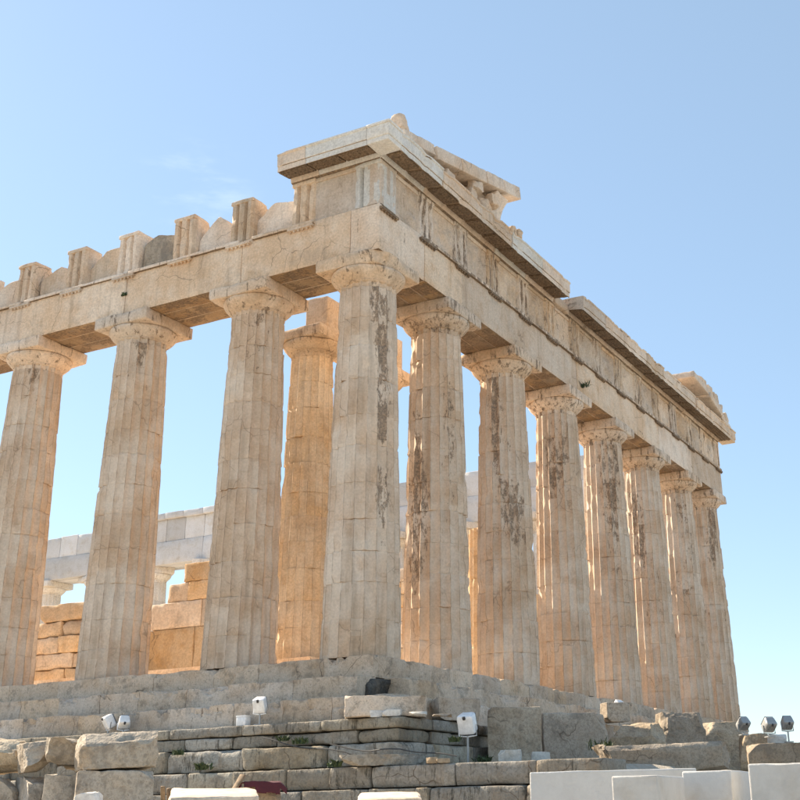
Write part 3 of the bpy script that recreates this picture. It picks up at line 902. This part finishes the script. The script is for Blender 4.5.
for k in range(3):
    o = 1.02 + 0.70 * k; zt = -0.515 * k; hgt = 0.512
    wear = (0.05, 0.065, 0.075)[k]
    # south
    xs_ = run_blocks(o, -34.5, 1.2, 2.0, rsb)
    if k == 1: xs_[1] = 1.02; xs_[2] = -0.7
    for j in range(len(xs_) - 1):
        if k == 1 and j == 0: continue                      # the corner block of the second step is lost
        b0, a0 = xs_[j], xs_[j + 1]
        near_corner = j < 2
        V, F = step_block((b0 - a0 - 0.004, 0.80, hgt), 2000 + 50 * k + j, ((a0 + b0) / 2, -o + 0.4, zt - hgt / 2), 'S', wear * (1.7 if near_corner else 1))
        put('step_block', new_mesh('step_block', V, F, M['step'], angle=28, crust=0.30 + 0.1 * k), T,
            ((a0 + b0) / 2, -o + 0.40 + rsb.uniform(-.008, .008), zt - hgt / 2 - rsb.uniform(0, .012)))
    # east
    ys_ = run_blocks(-o + 0.82, YE + o, 1.2, 2.0, rsb)
    for j in range(len(ys_) - 1):
        a0, b0 = ys_[j], ys_[j + 1]
        if k == 1 and j == 0: a0 = -0.55
        V, F = step_block((0.80, b0 - a0 - 0.004, hgt), 2300 + 50 * k + j, (o - 0.4, (a0 + b0) / 2, zt - hgt / 2), 'E', wear)
        put('step_block', new_mesh('step_block', V, F, M['step'], angle=28, crust=0.30 + 0.08 * k), T,
            (o - 0.40 + rsb.uniform(-.008, .008), (a0 + b0) / 2, zt - hgt / 2 - rsb.uniform(0, .012)))
# dark core behind the lost block, and the masonry body and floor inside
V, F = rock((1.9, 1.9, 0.47), 2603, cell=0.05, ncut=14, disp=0.05, depth=0.12)
put('core_stone', new_mesh('core_stone', V, F, M['black'], crust=0.4, angle=26), T, (0.40, -0.40, -0.79))
V, F = boxm(-66, 0.55, -0.55, YN + 0.6, -0.49, -0.012)
put('floor', new_mesh('floor', V, F, M['inner'], smooth=False), T)
V, F = boxm(-66, 0.2, -0.2, YN + 1.2, -4.2, -0.52)
put('masonry_core', new_mesh('masonry_core', V, F, M['poros'], smooth=False), T)

# foundation courses below the steps (south side and the corner)
courses = [(-1.556, 0.225, 2.86, 'poros', 0.07), (-1.79, 0.26, 2.80, 'poros', 0.10), (-2.06, 0.46, 2.98, 'poros', 0.14), (-2.53, 0.42, 3.26, 'poros', 0.05), (-2.96, 0.95, 3.36, 'poros', 0.06)]
for k, (zt, hgt, o, mt, wear) in enumerate(courses):
    xs_ = run_blocks(o if k < 3 else 7.4, -34.5, 1.0, 2.2, rsb)
    for j in range(len(xs_) - 1):
        b0, a0 = xs_[j], xs_[j + 1]
        ow = rsb.uniform(-.03, .03) * (2.5 if k == 2 else 1)
        dd = 1.35
        V, F = rough_box((b0 - a0 - 0.016, dd, hgt - 0.008), 2700 + 50 * k + j, cell=0.12, r0=0.025, chip=wear, disp=0.022 if k == 2 else 0.012, thr=0.42, freq=2.0)
        if k == 3:      # drafted margin along the foot
            V[:, 1] += np.where((V[:, 2] < -hgt / 2 + 0.10) & (V[:, 1] < -dd / 2 + .05), 0.035, 0)
        put('foundation_block', new_mesh('foundation_block', V, F, M[mt], crust=0.65), T, ((a0 + b0) / 2, -o + dd / 2 + ow, zt - hgt / 2))
    ys_ = run_blocks(-o + 1.37, 12.0, 1.0, 2.2, rsb) if k < 3 else []
    for j in range(len(ys_) - 1):
        a0, b0 = ys_[j], ys_[j + 1]
        V, F = rough_box((1.35, b0 - a0 - 0.016, hgt - 0.008), 3000 + 50 * k + j, cell=0.14, r0=0.025, chip=wear, disp=0.015, thr=0.42, freq=2.0)
        put('foundation_block', new_mesh('foundation_block', V, F, M[mt], crust=0.6), T, (o - 0.675 + rsb.uniform(-.03, .03), (a0 + b0) / 2, zt - hgt / 2))

# ------------------------------------------------------------------ inside: porch, cella wall stumps, north colonnade
V, F = boxm(-62, -3.35, 2.75, 26.1, -0.01, 0.345)
put('inner_step', new_mesh('inner_step', V, F, M['inner'], smooth=False), T)
V, F = boxm(-62, -3.75, 3.15, 25.7, 0.34, 0.695)
put('inner_step', new_mesh('inner_step', V, F, M['inner'], smooth=False), T)
PX = -4.9
HP = 9.35
low = lambda TH, Z: 0.28 + 0 * Z
for i, (y, top) in enumerate([(4.3, HP), (8.1, HP), (12.1, 5.2), (16.25, 6.2), (20.2, 4.2), (24.4, 5.6)]):
    column(PX, y, 400 + i, R0=0.86, R1=0.665, ndrum=11, top=top, seg=5, dz=0.16, z0=0.70, H=HP, crustf=low, aw=0.93, capmat=M['inner'], gouge=0.05,
           mat=M['porch'])
ZP = 0.70 + HP + 0.86
for k, (x0, x1, y0, y1, z1) in enumerate([(PX - 0.72, PX - 0.02, 6.4, 8.1, ZP + 1.18), (PX - 0.1, PX + 0.72, 4.0, 8.6, ZP + 1.2)]):
    V, F = rough_box((x1 - x0, y1 - y0, z1 - ZP), 420 + k, cell=0.2, r0=0.02, chip=0.06)
    put('porch_architrave', new_mesh('porch_architrave', V, F, M['inner'], crust=0.2), T, ((x0 + x1) / 2, (y0 + y1) / 2, (z1 + ZP) / 2))

def wall_course(xa, xb, y, th, z0, z1, seed, lens=(1.1, 1.6), chip=0.07, mat='inner', ends=0.0):
    rs = np.random.RandomState(seed)
    xs_ = run_blocks(xb, xa, lens[0], lens[1], rs)
    for j in range(len(xs_) - 1):
        b0, a0 = xs_[j], xs_[j + 1]
        V, F = rough_box((b0 - a0 - 0.014, th + rs.uniform(-.04, .04), z1 - z0 - 0.010), seed * 11 + j, cell=0.14, r0=0.02, chip=chip, disp=0.015, thr=.45)
        put('wall_block', new_mesh('wall_block', V, F, M[mat], crust=0.2), T, ((a0 + b0) / 2, y + rs.uniform(-.03, .03), (z0 + z1) / 2))
# south cella wall: stump beside the porch
wall_course(-11.45, -7.2, 5.0, 1.0, 0.70, 2.12, 51, (1.4, 2.2))
wall_course(-10.95, -7.4, 5.0, 1.0, 2.12, 2.95, 52)
wall_course(-10.35, -8.0, 5.0, 1.0, 2.95, 3.55, 53)
wall_course(-9.75, -8.2, 5.0, 1.0, 3.55, 4.15, 54)
# and its broken continuation
for k, (xa, xb, z0, z1) in enumerate([(-17.2, -12.3, 0.70, 1.22), (-16.9, -12.6, 1.22, 1.72), (-16.55, -12.9, 1.72, 2.28), (-16.35, -13.0, 2.28, 2.78), (-15.9, -13.4, 2.78, 3.36)]):
    wall_course(xa, xb, 5.0, 1.0, z0, z1, 61 + k, (1.6, 2.4), chip=0.22)
# north cella wall stump
for k in range(11):
    wall_course(-18.0 + 0.25 * (k % 3), -7.6 - 0.2 * k, 24.2, 1.0, 0.70 + 0.62 * k, 0.70 + 0.62 * (k + 1), 71 + k, (1.4, 2.4), mat='inner')
# north colonnade, partly rebuilt in new stone
proto = column(XS[1], YN, 440, seg=3, dz=0.45, ndrum=8, mat=M['restored'], capmat=M['restored'], crustf=low)
for i in range(2, 11):
    column(XS[i], YN, 440, share=proto, H=SHAFT, rz=0.31 * i)
nx_ = [-HA] + XS[1:11] + [XS[10] - 1.6]
rsn = np.random.RandomState(9)
for i in range(len(nx_) - 1):
    a, bq = nx_[i + 1], nx_[i]
    for (y0, y1) in ((YN - HA, YN - 0.30), (YN - 0.29, YN + 0.29), (YN + 0.30, YN + HA)):
        V, F = rough_box((bq - a - 0.012, y1 - y0 - 0.01, 1.345), 460 + i, cell=0.5, r0=0.015, chip=0.04)
        put('architrave_block', new_mesh('architrave_block', V, F, M['northern'], crust=0.15), T, ((a + bq) / 2, (y0 + y1) / 2, 11.105))
    nb = 3
    for j in range(nb):
        x1 = bq - (bq - a) * j / nb; x0 = bq - (bq - a) * (j + 1) / nb
        if i == len(nx_) - 2 and j > 0: continue
        h = 1.30 + rsn.uniform(-0.04, 0.04)
        V, F = rough_box((x1 - x0 - 0.02, 1.2, h), 480 + 5 * i + j, cell=0.4, r0=0.02, chip=0.06)
        put('frieze_block', new_mesh('frieze_block', V, F, M['northern' if rsn.rand() < .78 else 'marble'], crust=0.2), T, ((x0 + x1) / 2, YN - HA + 0.62 + 0.03, 11.785 + h / 2))
        if 6 <= i <= 8:
            V, F = rough_box((x1 - x0 - 0.02, 1.5, 0.36), 540 + 5 * i + j, cell=0.4, r0=0.02, chip=0.05)
            put('cornice_block', new_mesh('cornice_block', V, F, M['northern'], crust=0.15), T, ((x0 + x1) / 2, YN - HA + 0.55, 11.785 + h + 0.185))


# ------------------------------------------------------------------ loose stones
def vdir(u):
    d = FW + RT * (u - PCX) / FPX - UP * (790 - PCY) / FPX
    h = np.array([d[0], d[1]]); return h / np.linalg.norm(h)
def px2m(p): return float((np.asarray(p) - CAM) @ FW) / FPX

def stone(label, u0, v0, u1, v1, plane, thick, seed, mat='rock', rest=None, yaw=0.0, tilt=0.0, roll=0.0, name='stone_block', cat='stone', group=None, kind='rock', **kw):
    """a loose block whose front spans those photo pixels where it meets the given plane"""
    uc = (u0 + u1) / 2
    ax, val = plane
    f = (lambda u, v: pix(u, v, val)) if ax == 'd' else (lambda u, v: pix_plane(u, v, 'xy'.index(ax), val))
    pt, pb = f(uc, v0), f(uc, v1)
    k = px2m(pt)
    w = (u1 - u0) * k
    z1 = pt[2]; z0 = pb[2] if rest is None else rest
    h = z1 - z0
    vd = vdir(uc)
    c = (pt[0] + vd[0] * thick / 2, pt[1] + vd[1] * thick / 2, (z0 + z1) / 2)
    if kind == 'rock': V, F = rock((w, thick, h), seed, **kw)
    else: V, F = rough_box((w, thick, h), seed, **kw)
    # settle: bottom at z0, top at z1
    zz = V[:, 2]; V[:, 2] = (zz - zz.min()) / (zz.max() - zz.min()) * h
    me = new_mesh(name, V, F, M[mat], crust=0.35, angle=26)
    o = put(name, me, None, (c[0], c[1], z0), rot=(tilt, roll, math.atan2(vd[1], vd[0]) - math.pi / 2 + yaw))
    return tag(o, label, cat, group)

# pile at the left, two tiers of ancient blocks
PL = ('y', -13.0)
GB = -3.85
stone('broad pale block on top of the rough stone pile, sunlit at its upper corner', 78, 730, 155, 769, PL, 1.3, 11, cell=0.06, ncut=9, disp=0.05, rnd=0.12, depth=0.10, yaw=0.12, roll=-0.05)
stone('dark pitted boulder wedged beside the broad block on the stone pile', 49, 736, 86, 769, PL, 0.9, 12, cell=0.06, ncut=8, disp=0.07, rnd=0.25, depth=0.2, yaw=-0.3, roll=0.10)
stone('narrow wedge-shaped stone in the top tier of the stone pile', 24, 739, 55, 771, PL, 0.9, 13, cell=0.06, ncut=9, disp=0.05, rnd=0.2, depth=0.26, yaw=0.25, roll=-0.12)
stone('big sloping boulder at the end of the top tier, lit along its edge', -32, 734, 31, 774, PL, 1.2, 14, cell=0.06, ncut=9, disp=0.07, rnd=0.2, depth=0.22, yaw=-0.2, roll=0.08)
stone('squared block under the broad pale one in the stone pile', 77, 769, 152, 800, PL, 1.3, 15, rest=GB, cell=0.07, ncut=5, disp=0.03, rnd=0.10, depth=0.05, yaw=0.05)
stone('slim upright stone between the squared block and its rounded neighbour', 50, 773, 80, 800, PL, 1.0, 16, rest=GB, cell=0.07, ncut=6, disp=0.04, yaw=-0.1)
stone('brown fluted stub of stone in the lower tier of the pile', 24, 774, 54, 800, PL, 1.0, 17, rest=GB, cell=0.07, ncut=6, disp=0.05, yaw=0.2)
stone('grey rounded boulder under the sloping one in the lower tier', -35, 776, 27, 800, PL, 1.1, 18, rest=GB, cell=0.07, ncut=7, disp=0.05, yaw=-0.15)
stone('small pale cobble lying before the squared block of the pile', 76, 791, 103, 806, ('d', 11.0), 0.3, 19, rest=-3.95, cell=0.04, ncut=5, disp=0.04, rnd=0.4, mat='restored')

# low sunlit slabs in the foreground
stone('sunlit fluted marble slab lying below the foundation wall', 170, 790, 258, 812, ('d', 10.0), 0.9, 21, rest=-3.9, kind='box', mat='marble', name='marble_slab', cell=0.06, r0=0.02, chip=0.06, disp=0.012, tilt=0.10)
stone('narrow sunlit marble slab in front of the lowest foundation course', 357, 793, 422, 812, ('d', 10.5), 0.9, 22, rest=-3.9, kind='box', mat='marble', name='marble_slab', cell=0.1, r0=0.03, chip=0.05, disp=0.012, tilt=0.08)

# rocks on the terrace, east side
stone('tall rough block standing upright at the east steps beside a floodlight', 487, 706, 541, 759, ('x', 3.9), 1.0, 31, cell=0.07, ncut=6, disp=0.035, rnd=0.12, depth=0.05, rest=-2.65)
stone('cracked wide block leaning behind the upright one at the east steps', 537, 712, 604, 758, ('x', 3.7), 1.0, 32, cell=0.07, ncut=6, disp=0.04, rnd=0.12, depth=0.06, rest=-2.65, yaw=0.25)
stone('small white stone at the foot of the tall rough block', 498, 749, 521, 765, ('x', 5.2), 0.4, 33, mat='restored', cell=0.05, ncut=6, disp=0.03, rest=-2.65)
stone('small angular white stone lying below the cracked wide block', 528, 751, 550, 765, ('x', 5.4), 0.4, 34, mat='restored', cell=0.05, ncut=8, disp=0.03, rest=-2.65)
stone('long low slab with a broken ridge on the east terrace', 586, 740, 747, 771, ('x', 7.0), 1.2, 35, cell=0.08, ncut=12, disp=0.07, rnd=0.12, depth=0.12, rest=-2.70, yaw=0.12, roll=-0.025)
stone('flat rough slab at the end of the east terrace under two floodlights', 746, 742, 830, 770, ('x', 7.6), 1.3, 36, cell=0.08, ncut=6, disp=0.05, rnd=0.1, depth=0.09, rest=-2.70, yaw=0.05)
stone('sloping boulder with a pale edge lying on the east steps', 652, 711, 700, 742, ('x', 3.1), 1.3, 37, cell=0.09, ncut=8, disp=0.07, rnd=0.3, rest=-1.6, yaw=0.3)
stone('dark hollowed boulder tilted between the slab and the east steps', 612, 722, 668, 748, ('x', 3.9), 1.2, 38, cell=0.09, ncut=8, disp=0.08, rnd=0.3, rest=-2.65, yaw=-0.2, tilt=0.15)
stone('angular fallen block against the last columns of the east steps', 693, 721, 742, 746, ('x', 3.3), 1.4, 39, cell=0.09, ncut=9, disp=0.06, rnd=0.2, rest=-2.4, yaw=0.15)
stone('squat brown block at the head of the east steps', 601, 702, 626, 722, ('x', 2.75), 0.7, 40, cell=0.08, ncut=5, disp=0.03, rest=-1.04, yaw=0.4)
stone('small sunlit boulder beside the middle floodlight on the end slab', 767, 734, 786, 746, ('x', 7.0), 0.5, 41, cell=0.06, ncut=6, disp=0.03, mat='restored', rest=-2.2)
stone('low dark rock behind the slabs where the terrace ends', 738, 733, 772, 748, ('x', 5.5), 1.0, 42, cell=0.08, ncut=6, disp=0.05, rest=-2.5)
# rounded stones fallen at the broken corner of the steps
stone('big rounded stone lying on the lowest step at the broken corner', 345, 693, 427, 721, ('y', -2.75), 0.85, 43, cell=0.07, ncut=5, disp=0.04, rnd=0.28, depth=0.06, mat='step', rest=-1.555)
stone('split stone beside the rounded one on the lowest corner step', 425, 697, 476, 724, ('x', 2.9), 0.7, 44, cell=0.07, ncut=6, disp=0.04, rnd=0.2, mat='step', rest=-1.555, yaw=0.6)
stone('long weathered boulder lying on the foundation ledge below the corner', 340, 751, 430, 771, ('y', -3.25), 0.55, 45, cell=0.06, ncut=6, disp=0.05, rnd=0.3, mat='poros', rest=-2.53)
for k, (u, v, w, lab) in enumerate([(376, 715, 14, 'chip of white marble on the ledge under the rounded stone'), (392, 714, 20, 'larger white marble fragment on the ledge under the rounded stone'),
                                    (418, 716, 18, 'flat white fragment near the split corner stone'), (443, 722, 22, 'grey-white rubble piece below the split corner stone'),
                                    (432, 762, 12, 'cobble lying beside the long weathered boulder'), (443, 763, 14, 'pale rounded cobble between the boulder and the floodlight foot')]):
    stone(lab, u - w / 2, v - 5, u + w / 2, v + 5, ('y', -2.86) if v < 740 else ('y', -3.3), 0.25, 50 + k, cell=0.04, ncut=6, disp=0.02, mat='restored' if k < 3 else 'rock', rest=-1.56 if v < 740 else -2.53, name='stone_fragment')

# ------------------------------------------------------------------ new marble blocks in the foreground
def ray2(u):
    h = vdir(u); return h
def px_block(label, uL, uE, uR, vtop, depth, ang, seed, zb=-3.95, wl=None, wr=None, chip=0.015, mat='new', cuts=()):
    """block with its near vertical edge at pixel uE; its left face runs to uL, its right face to uR"""
    E = pix(uE, vtop, depth); h0 = vdir(uE)
    left = np.array([-h0[1], h0[0]])
    c, s_ = math.cos(ang), math.sin(ang)
    dl = left * c + h0 * s_
    dr = -left * s_ + h0 * c
    def length(dv, u):
        h = vdir(u)
        A = np.array([[dv[0], -h[0]], [dv[1], -h[1]]]); b_ = CAM[:2] - E[:2]
        return np.linalg.solve(A, b_)[0]
    L = wl or length(dl, uL); R = wr or length(dr, uR)
    z1 = E[2]
    V, F = rough_box((L, R, z1 - zb), seed, cell=0.12, r0=0.012, chip=chip, disp=0.004, cuts=cuts)
    cc = E[:2] + dl * L / 2 + dr * R / 2
    # local x along -dl, local y along dr
    o = put('marble_block', new_mesh('marble_block', V, F, M[mat], crust=0.0, angle=20), None, (cc[0], cc[1], (z1 + zb) / 2), math.atan2(-dl[1], -dl[0]))
    return tag(o, label, 'block')
px_block('long new white marble block behind the other cut blocks', 697, 696, 700, 768, 11.2, -0.0, 1, wl=1.60, wr=0.8)
px_block('low new white marble block set before the long one', 612, 657, 684, 775, 9.2, 0.30, 2, wr=0.75)
px_block('squarish new white marble block between the low one and the chipped one', 683, 731, 756, 770, 9.8, 0.28, 3, wr=0.75)
px_block('tall new white marble block with a chipped top edge', 750, 838, 850, 761, 9.0, 0.1, 4, wr=0.8, chip=0.05)

# ------------------------------------------------------------------ floodlights
def floodlight(label, pos, aim, s=1.0, tilt=0.5, white=True, stem=0.25, group='floodlights around the temple base'):
    root = empty('floodlight', pos, aim)
    w = M['lamp_white'] if white else M['lamp_grey']
    V, F = rough_box((0.34 * s, 0.30 * s, 0.40 * s), 3, cell=0.06, r0=0.085 * s, chip=0.0, disp=0.0)
    V[:, 0] *= 1 - 0.25 * np.clip(-V[:, 1] / (0.15 * s), -1, 1) * -0.4
    h = put('housing', new_mesh('housing', V, F, w), root, (0, 0, stem + 0.26 * s), rot=(tilt, 0, 0))
    V, F = rough_box((0.28 * s, 0.02, 0.33 * s), 4, cell=0.1, r0=0.008, chip=0, disp=0)
    put('glass', new_mesh('glass', V, F, M['glass']), h, (0, 0.155 * s, 0))
    if not white:
     V, F = merge(*[boxm(-0.11 * s + 0.045 * s * k, -0.095 * s + 0.045 * s * k, -0.175 * s, -0.14 * s, -0.10 * s, 0.12 * s) for k in range(6)])
     put('cooling_fin', new_mesh('cooling_fin', V, F, M['lamp_grey'], smooth=False), h)
    V, F = lathe([(0.03 * s, -0.03), (0.035 * s, 0), (0.03 * s, 0.03)], 10)
    put('knob', new_mesh('knob', V, F, M['lamp_dark']), h, (0, -0.15 * s, 0.155 * s))
    q = 0.19 * s
    V, F = tube([(-q, 0, 0.24 * s), (-q, 0, 0.02), (0, 0, 0.0), (q, 0, 0.02), (q, 0, 0.24 * s)], 0.016, 6)
    put('bracket', new_mesh('bracket', V + np.array([0, 0, stem]), F, w), root)
    V, F = merge(lathe([(0.022, 0), (0.022, stem + 0.02)], 8), rough_box((0.24 * s, 0.24 * s, 0.03), 1, r0=0.005, chip=0, disp=0))
    put('stand', new_mesh('stand', V, F, M['lamp_grey']), root)
    return tag(root, label, 'floodlight', group)

def at_s(u, v, y): p = pix_plane(u, v, 1, y); return tuple(p)
p = at_s(108, 733, -2.66); floodlight('white floodlight standing upright at the far end of the foundation ledge', (p[0], p[1], -1.56), -0.5, 0.78, 0.5, stem=0.08)
p = at_s(123, 733, -2.66); floodlight('white floodlight tipped over beside its upright twin on the ledge', (p[0], p[1], -1.56), 0.9, 0.72, 1.0, stem=0.06)
p = at_s(259, 733, -2.68); floodlight('white floodlight on a stem midway along the south ledge', (p[0], p[1], -1.56), 0.25, 0.8, 0.45, stem=0.22)
p = pix_plane(468, 757, 1, -2.3); floodlight('large white floodlight on a stand next to the tall rough block', (p[0], p[1], -2.60), 0.1, 1.0, 0.4, stem=0.60)
p = pix_plane(622, 715, 0, 2.80); floodlight('white floodlight perched on the squat brown block at the east steps', (p[0] - .1, p[1], -0.86), 1.2, 0.9, 0.7, stem=0.05)
for (u, v, x, a, lab) in ((744, 735, 5.6, 0.9, 'grey floodlight tilted up from the low dark rock'), (770, 737, 7.1, 0.8, 'grey floodlight standing on the small sunlit boulder'), (789, 742, 8.2, 0.6, 'slender grey floodlight on a thin stem at the end slab')):
    p = pix_plane(u, v, 0, x)
    floodlight(lab, tuple(p), a, 0.95 if u < 785 else 0.8, 0.9, False, stem=0.08 if u < 785 else 0.26)
# junction box next to the third floodlight
p = at_s(243, 728, -2.66)
jb = empty('junction_box', (p[0], p[1], -1.56))
V, F = rough_box((0.26, 0.20, 0.20), 6, cell=0.1, r0=0.02, chip=0, disp=0)
put('case', new_mesh('case', V, F, M['lamp_white']), jb, (0, 0, 0.10))
V, F = rough_box((0.27, 0.21, 0.03), 6, cell=0.1, r0=0.01, chip=0, disp=0)
put('lid', new_mesh('lid', V, F, M['lamp_white']), jb, (0, 0, 0.205))
tag(jb, 'small white junction box beside the floodlight midway along the ledge', 'box')

# cables slung along the courses
def cable(label, pts, y, r=0.014):
    P3 = []
    for i in range(len(pts) - 1):
        for t in np.linspace(0, 1, 7)[:-1]:
            u = pts[i][0] + (pts[i + 1][0] - pts[i][0]) * t; v = pts[i][1] + (pts[i + 1][1] - pts[i][1]) * t
            P3.append(tuple(pix_plane(u, v + 1.0 * math.sin(u * .11), 1, y)))
    V, F = tube(P3, r, 6)
    tag(put('cable', new_mesh('cable', V, F, M['cable'])), label, 'cable')
cable('black cable running from the ledge floodlight along the foundation', [(262, 738), (285, 744), (310, 748), (345, 752), (362, 756)], -3.03)
cable('black cable drooping over the courses toward the corner floodlight', [(330, 745), (370, 751), (400, 749), (430, 753), (462, 757)], -3.05)

# maroon cloth over a stone, old planks
cb = stone('low grey stone half covered by a maroon cloth', 243, 786, 281, 806, ('d', 12.4), 0.5, 61, rest=-3.9, cell=0.08, ncut=5, disp=0.03)
gx = np.linspace(-0.27, 0.27, 24); gy = np.linspace(-0.16, 0.30, 24)
CX, CY = np.meshgrid(gx, gy, indexing='ij')
nz_ = fbm(np.stack([CX.ravel() * 7, CY.ravel() * 7, 0 * CX.ravel()], -1), 4, 3).reshape(CX.shape)
CZ = (nz_ - 0.5) * 0.05 - np.where(CY < 0, (-CY) * 0.7, 0) - np.clip(np.abs(CX) - 0.20, 0, 1) * 0.9
CYY = np.where(CY < 0, CY * 0.25, CY)
idx = np.arange(24 * 24).reshape(24, 24)
CF = np.stack([idx[:-1, :-1], idx[1:, :-1], idx[1:, 1:], idx[:-1, 1:]], -1).reshape(-1, 4)
keep = fbm(np.stack([CX.ravel() * 9 + 4, CY.ravel() * 9, 0 * CX.ravel()], -1), 8, 2).reshape(CX.shape)[:-1, :-1].ravel()
border = np.minimum(0.27 - np.abs(CX), 1)[:-1, :-1].ravel()
CF = CF[(keep < 0.5) | ((border > 0.08) & (CY[:-1, :-1].ravel() > -0.09))]
pc = pix(261, 786, 12.3)
me = new_mesh('cloth', np.stack([CX.ravel(), CYY.ravel(), CZ.ravel()], -1), CF, M['cloth'], angle=80)
oc = put('cloth', me, None, tuple(pc + np.array([0, 0, 0.04])), math.atan2(vdir(261)[1], vdir(261)[0]) - math.pi / 2)
oc.modifiers.new('thickness', 'SOLIDIFY').thickness = 0.006
tag(oc, 'crumpled maroon cloth thrown over a low grey stone', 'cloth')
def plank(label, u0, v0, u1, v1, d0, d1, w, t, seed):
    a, bq = pix(u0, v0, d0), pix(u1, v1, d1)
    dv = Vector(tuple(bq - a)); L = dv.length
    V, F = rough_box((L, w, t), seed, cell=0.06, r0=0.006, chip=0.012, disp=0.004)
    o = put('plank', new_mesh('plank', V, F, M['wood']), None, tuple((a + bq) / 2)); o.rotation_euler = dv.to_track_quat('X', 'Z').to_euler()
    tag(o, label, 'plank')
plank('old wooden plank leaning up toward the foundation wall', 227, 801, 243, 775, 12.0, 12.4, 0.06, 0.03, 1)
plank('upright brown board next to the stone pile', 163, 830, 163, 786, 12.0, 12.0, 0.05, 0.03, 2)
plank('second brown board standing by the sunlit fluted slab', 170, 832, 169, 788, 12.0, 12.1, 0.05, 0.03, 3)

# weeds in the crevices
def weed(label, p, size, n, seed):
    rs = np.random.RandomState(seed); V = []; F = []
    for i in range(n):
        a = rs.uniform(0, 6.28); r = rs.uniform(0, size * 0.8); L = size * rs.uniform(0.5, 1.1)
        bx, by = r * math.cos(a) * 1.5, r * math.sin(a) * 0.4
        lean = rs.normal(size=2) * 0.5; w = 0.012 + 0.02 * rs.rand(); b2 = rs.uniform(0, 6.28)
        wx, wy = w * math.cos(b2), w * math.sin(b2)
        k = len(V)
        m = (bx + lean[0] * L * .4, by + lean[1] * L * .4, L * .55); t = (bx + lean[0] * L, by + lean[1] * L, L * rs.uniform(.6, 1))
        V += [(bx - wx * .4, by - wy * .4, 0), (bx + wx * .4, by + wy * .4, 0), (m[0] + wx, m[1] + wy, m[2]), (m[0] - wx, m[1] - wy, m[2]), t]
        F += [(k, k + 1, k + 2, k + 3), (k + 3, k + 2, k + 4)]
    o = put('weed_tuft', new_mesh('weed_tuft', np.array(V), F, M['leaf'], smooth=False), None, tuple(p))
    tag(o, label, 'weeds', 'weeds in the masonry')
for i, (u, v, y, sz, n, lab) in enumerate([
        (300, 744, -3.0, 0.16, 70, 'dark green weeds on the ledge near the midway floodlight'), (284, 741, -3.0, 0.14, 60, 'weeds trailing from the ledge right by the junction box'),
        (203, 770, -3.2, 0.20, 80, 'weed clump in the gap between two rough foundation blocks'), (178, 755, -3.02, 0.14, 60, 'thin weeds along the joint above the rough foundation blocks'),
        (335, 767, -3.28, 0.18, 70, 'weed clump at the end of the long weathered boulder'), (455, 742, -2.9, 0.13, 50, 'small weeds under the moulded corner ledge'),
        (482, 763, -2.2, 0.18, 70, 'green weeds at the foot of the tall rough block'), (600, 750, 2.0, 0.30, 40, 'dark weeds in the shadow behind the long low slab')]):
    p = pix_plane(u, v, 1, y)
    weed(lab, p, sz, n, 70 + i)
# plant rooted in the east architrave; dark blades stand in for a south hole
p = pix_plane(582, 388, 0, 0.90); weed('dark spiky plant growing out of the east architrave', p, 0.26, 60, 91)
p = pix_plane(124, 296, 1, -0.90); weed('tiny dark plant standing in for a hole in the south architrave', p, 0.12, 40, 92)
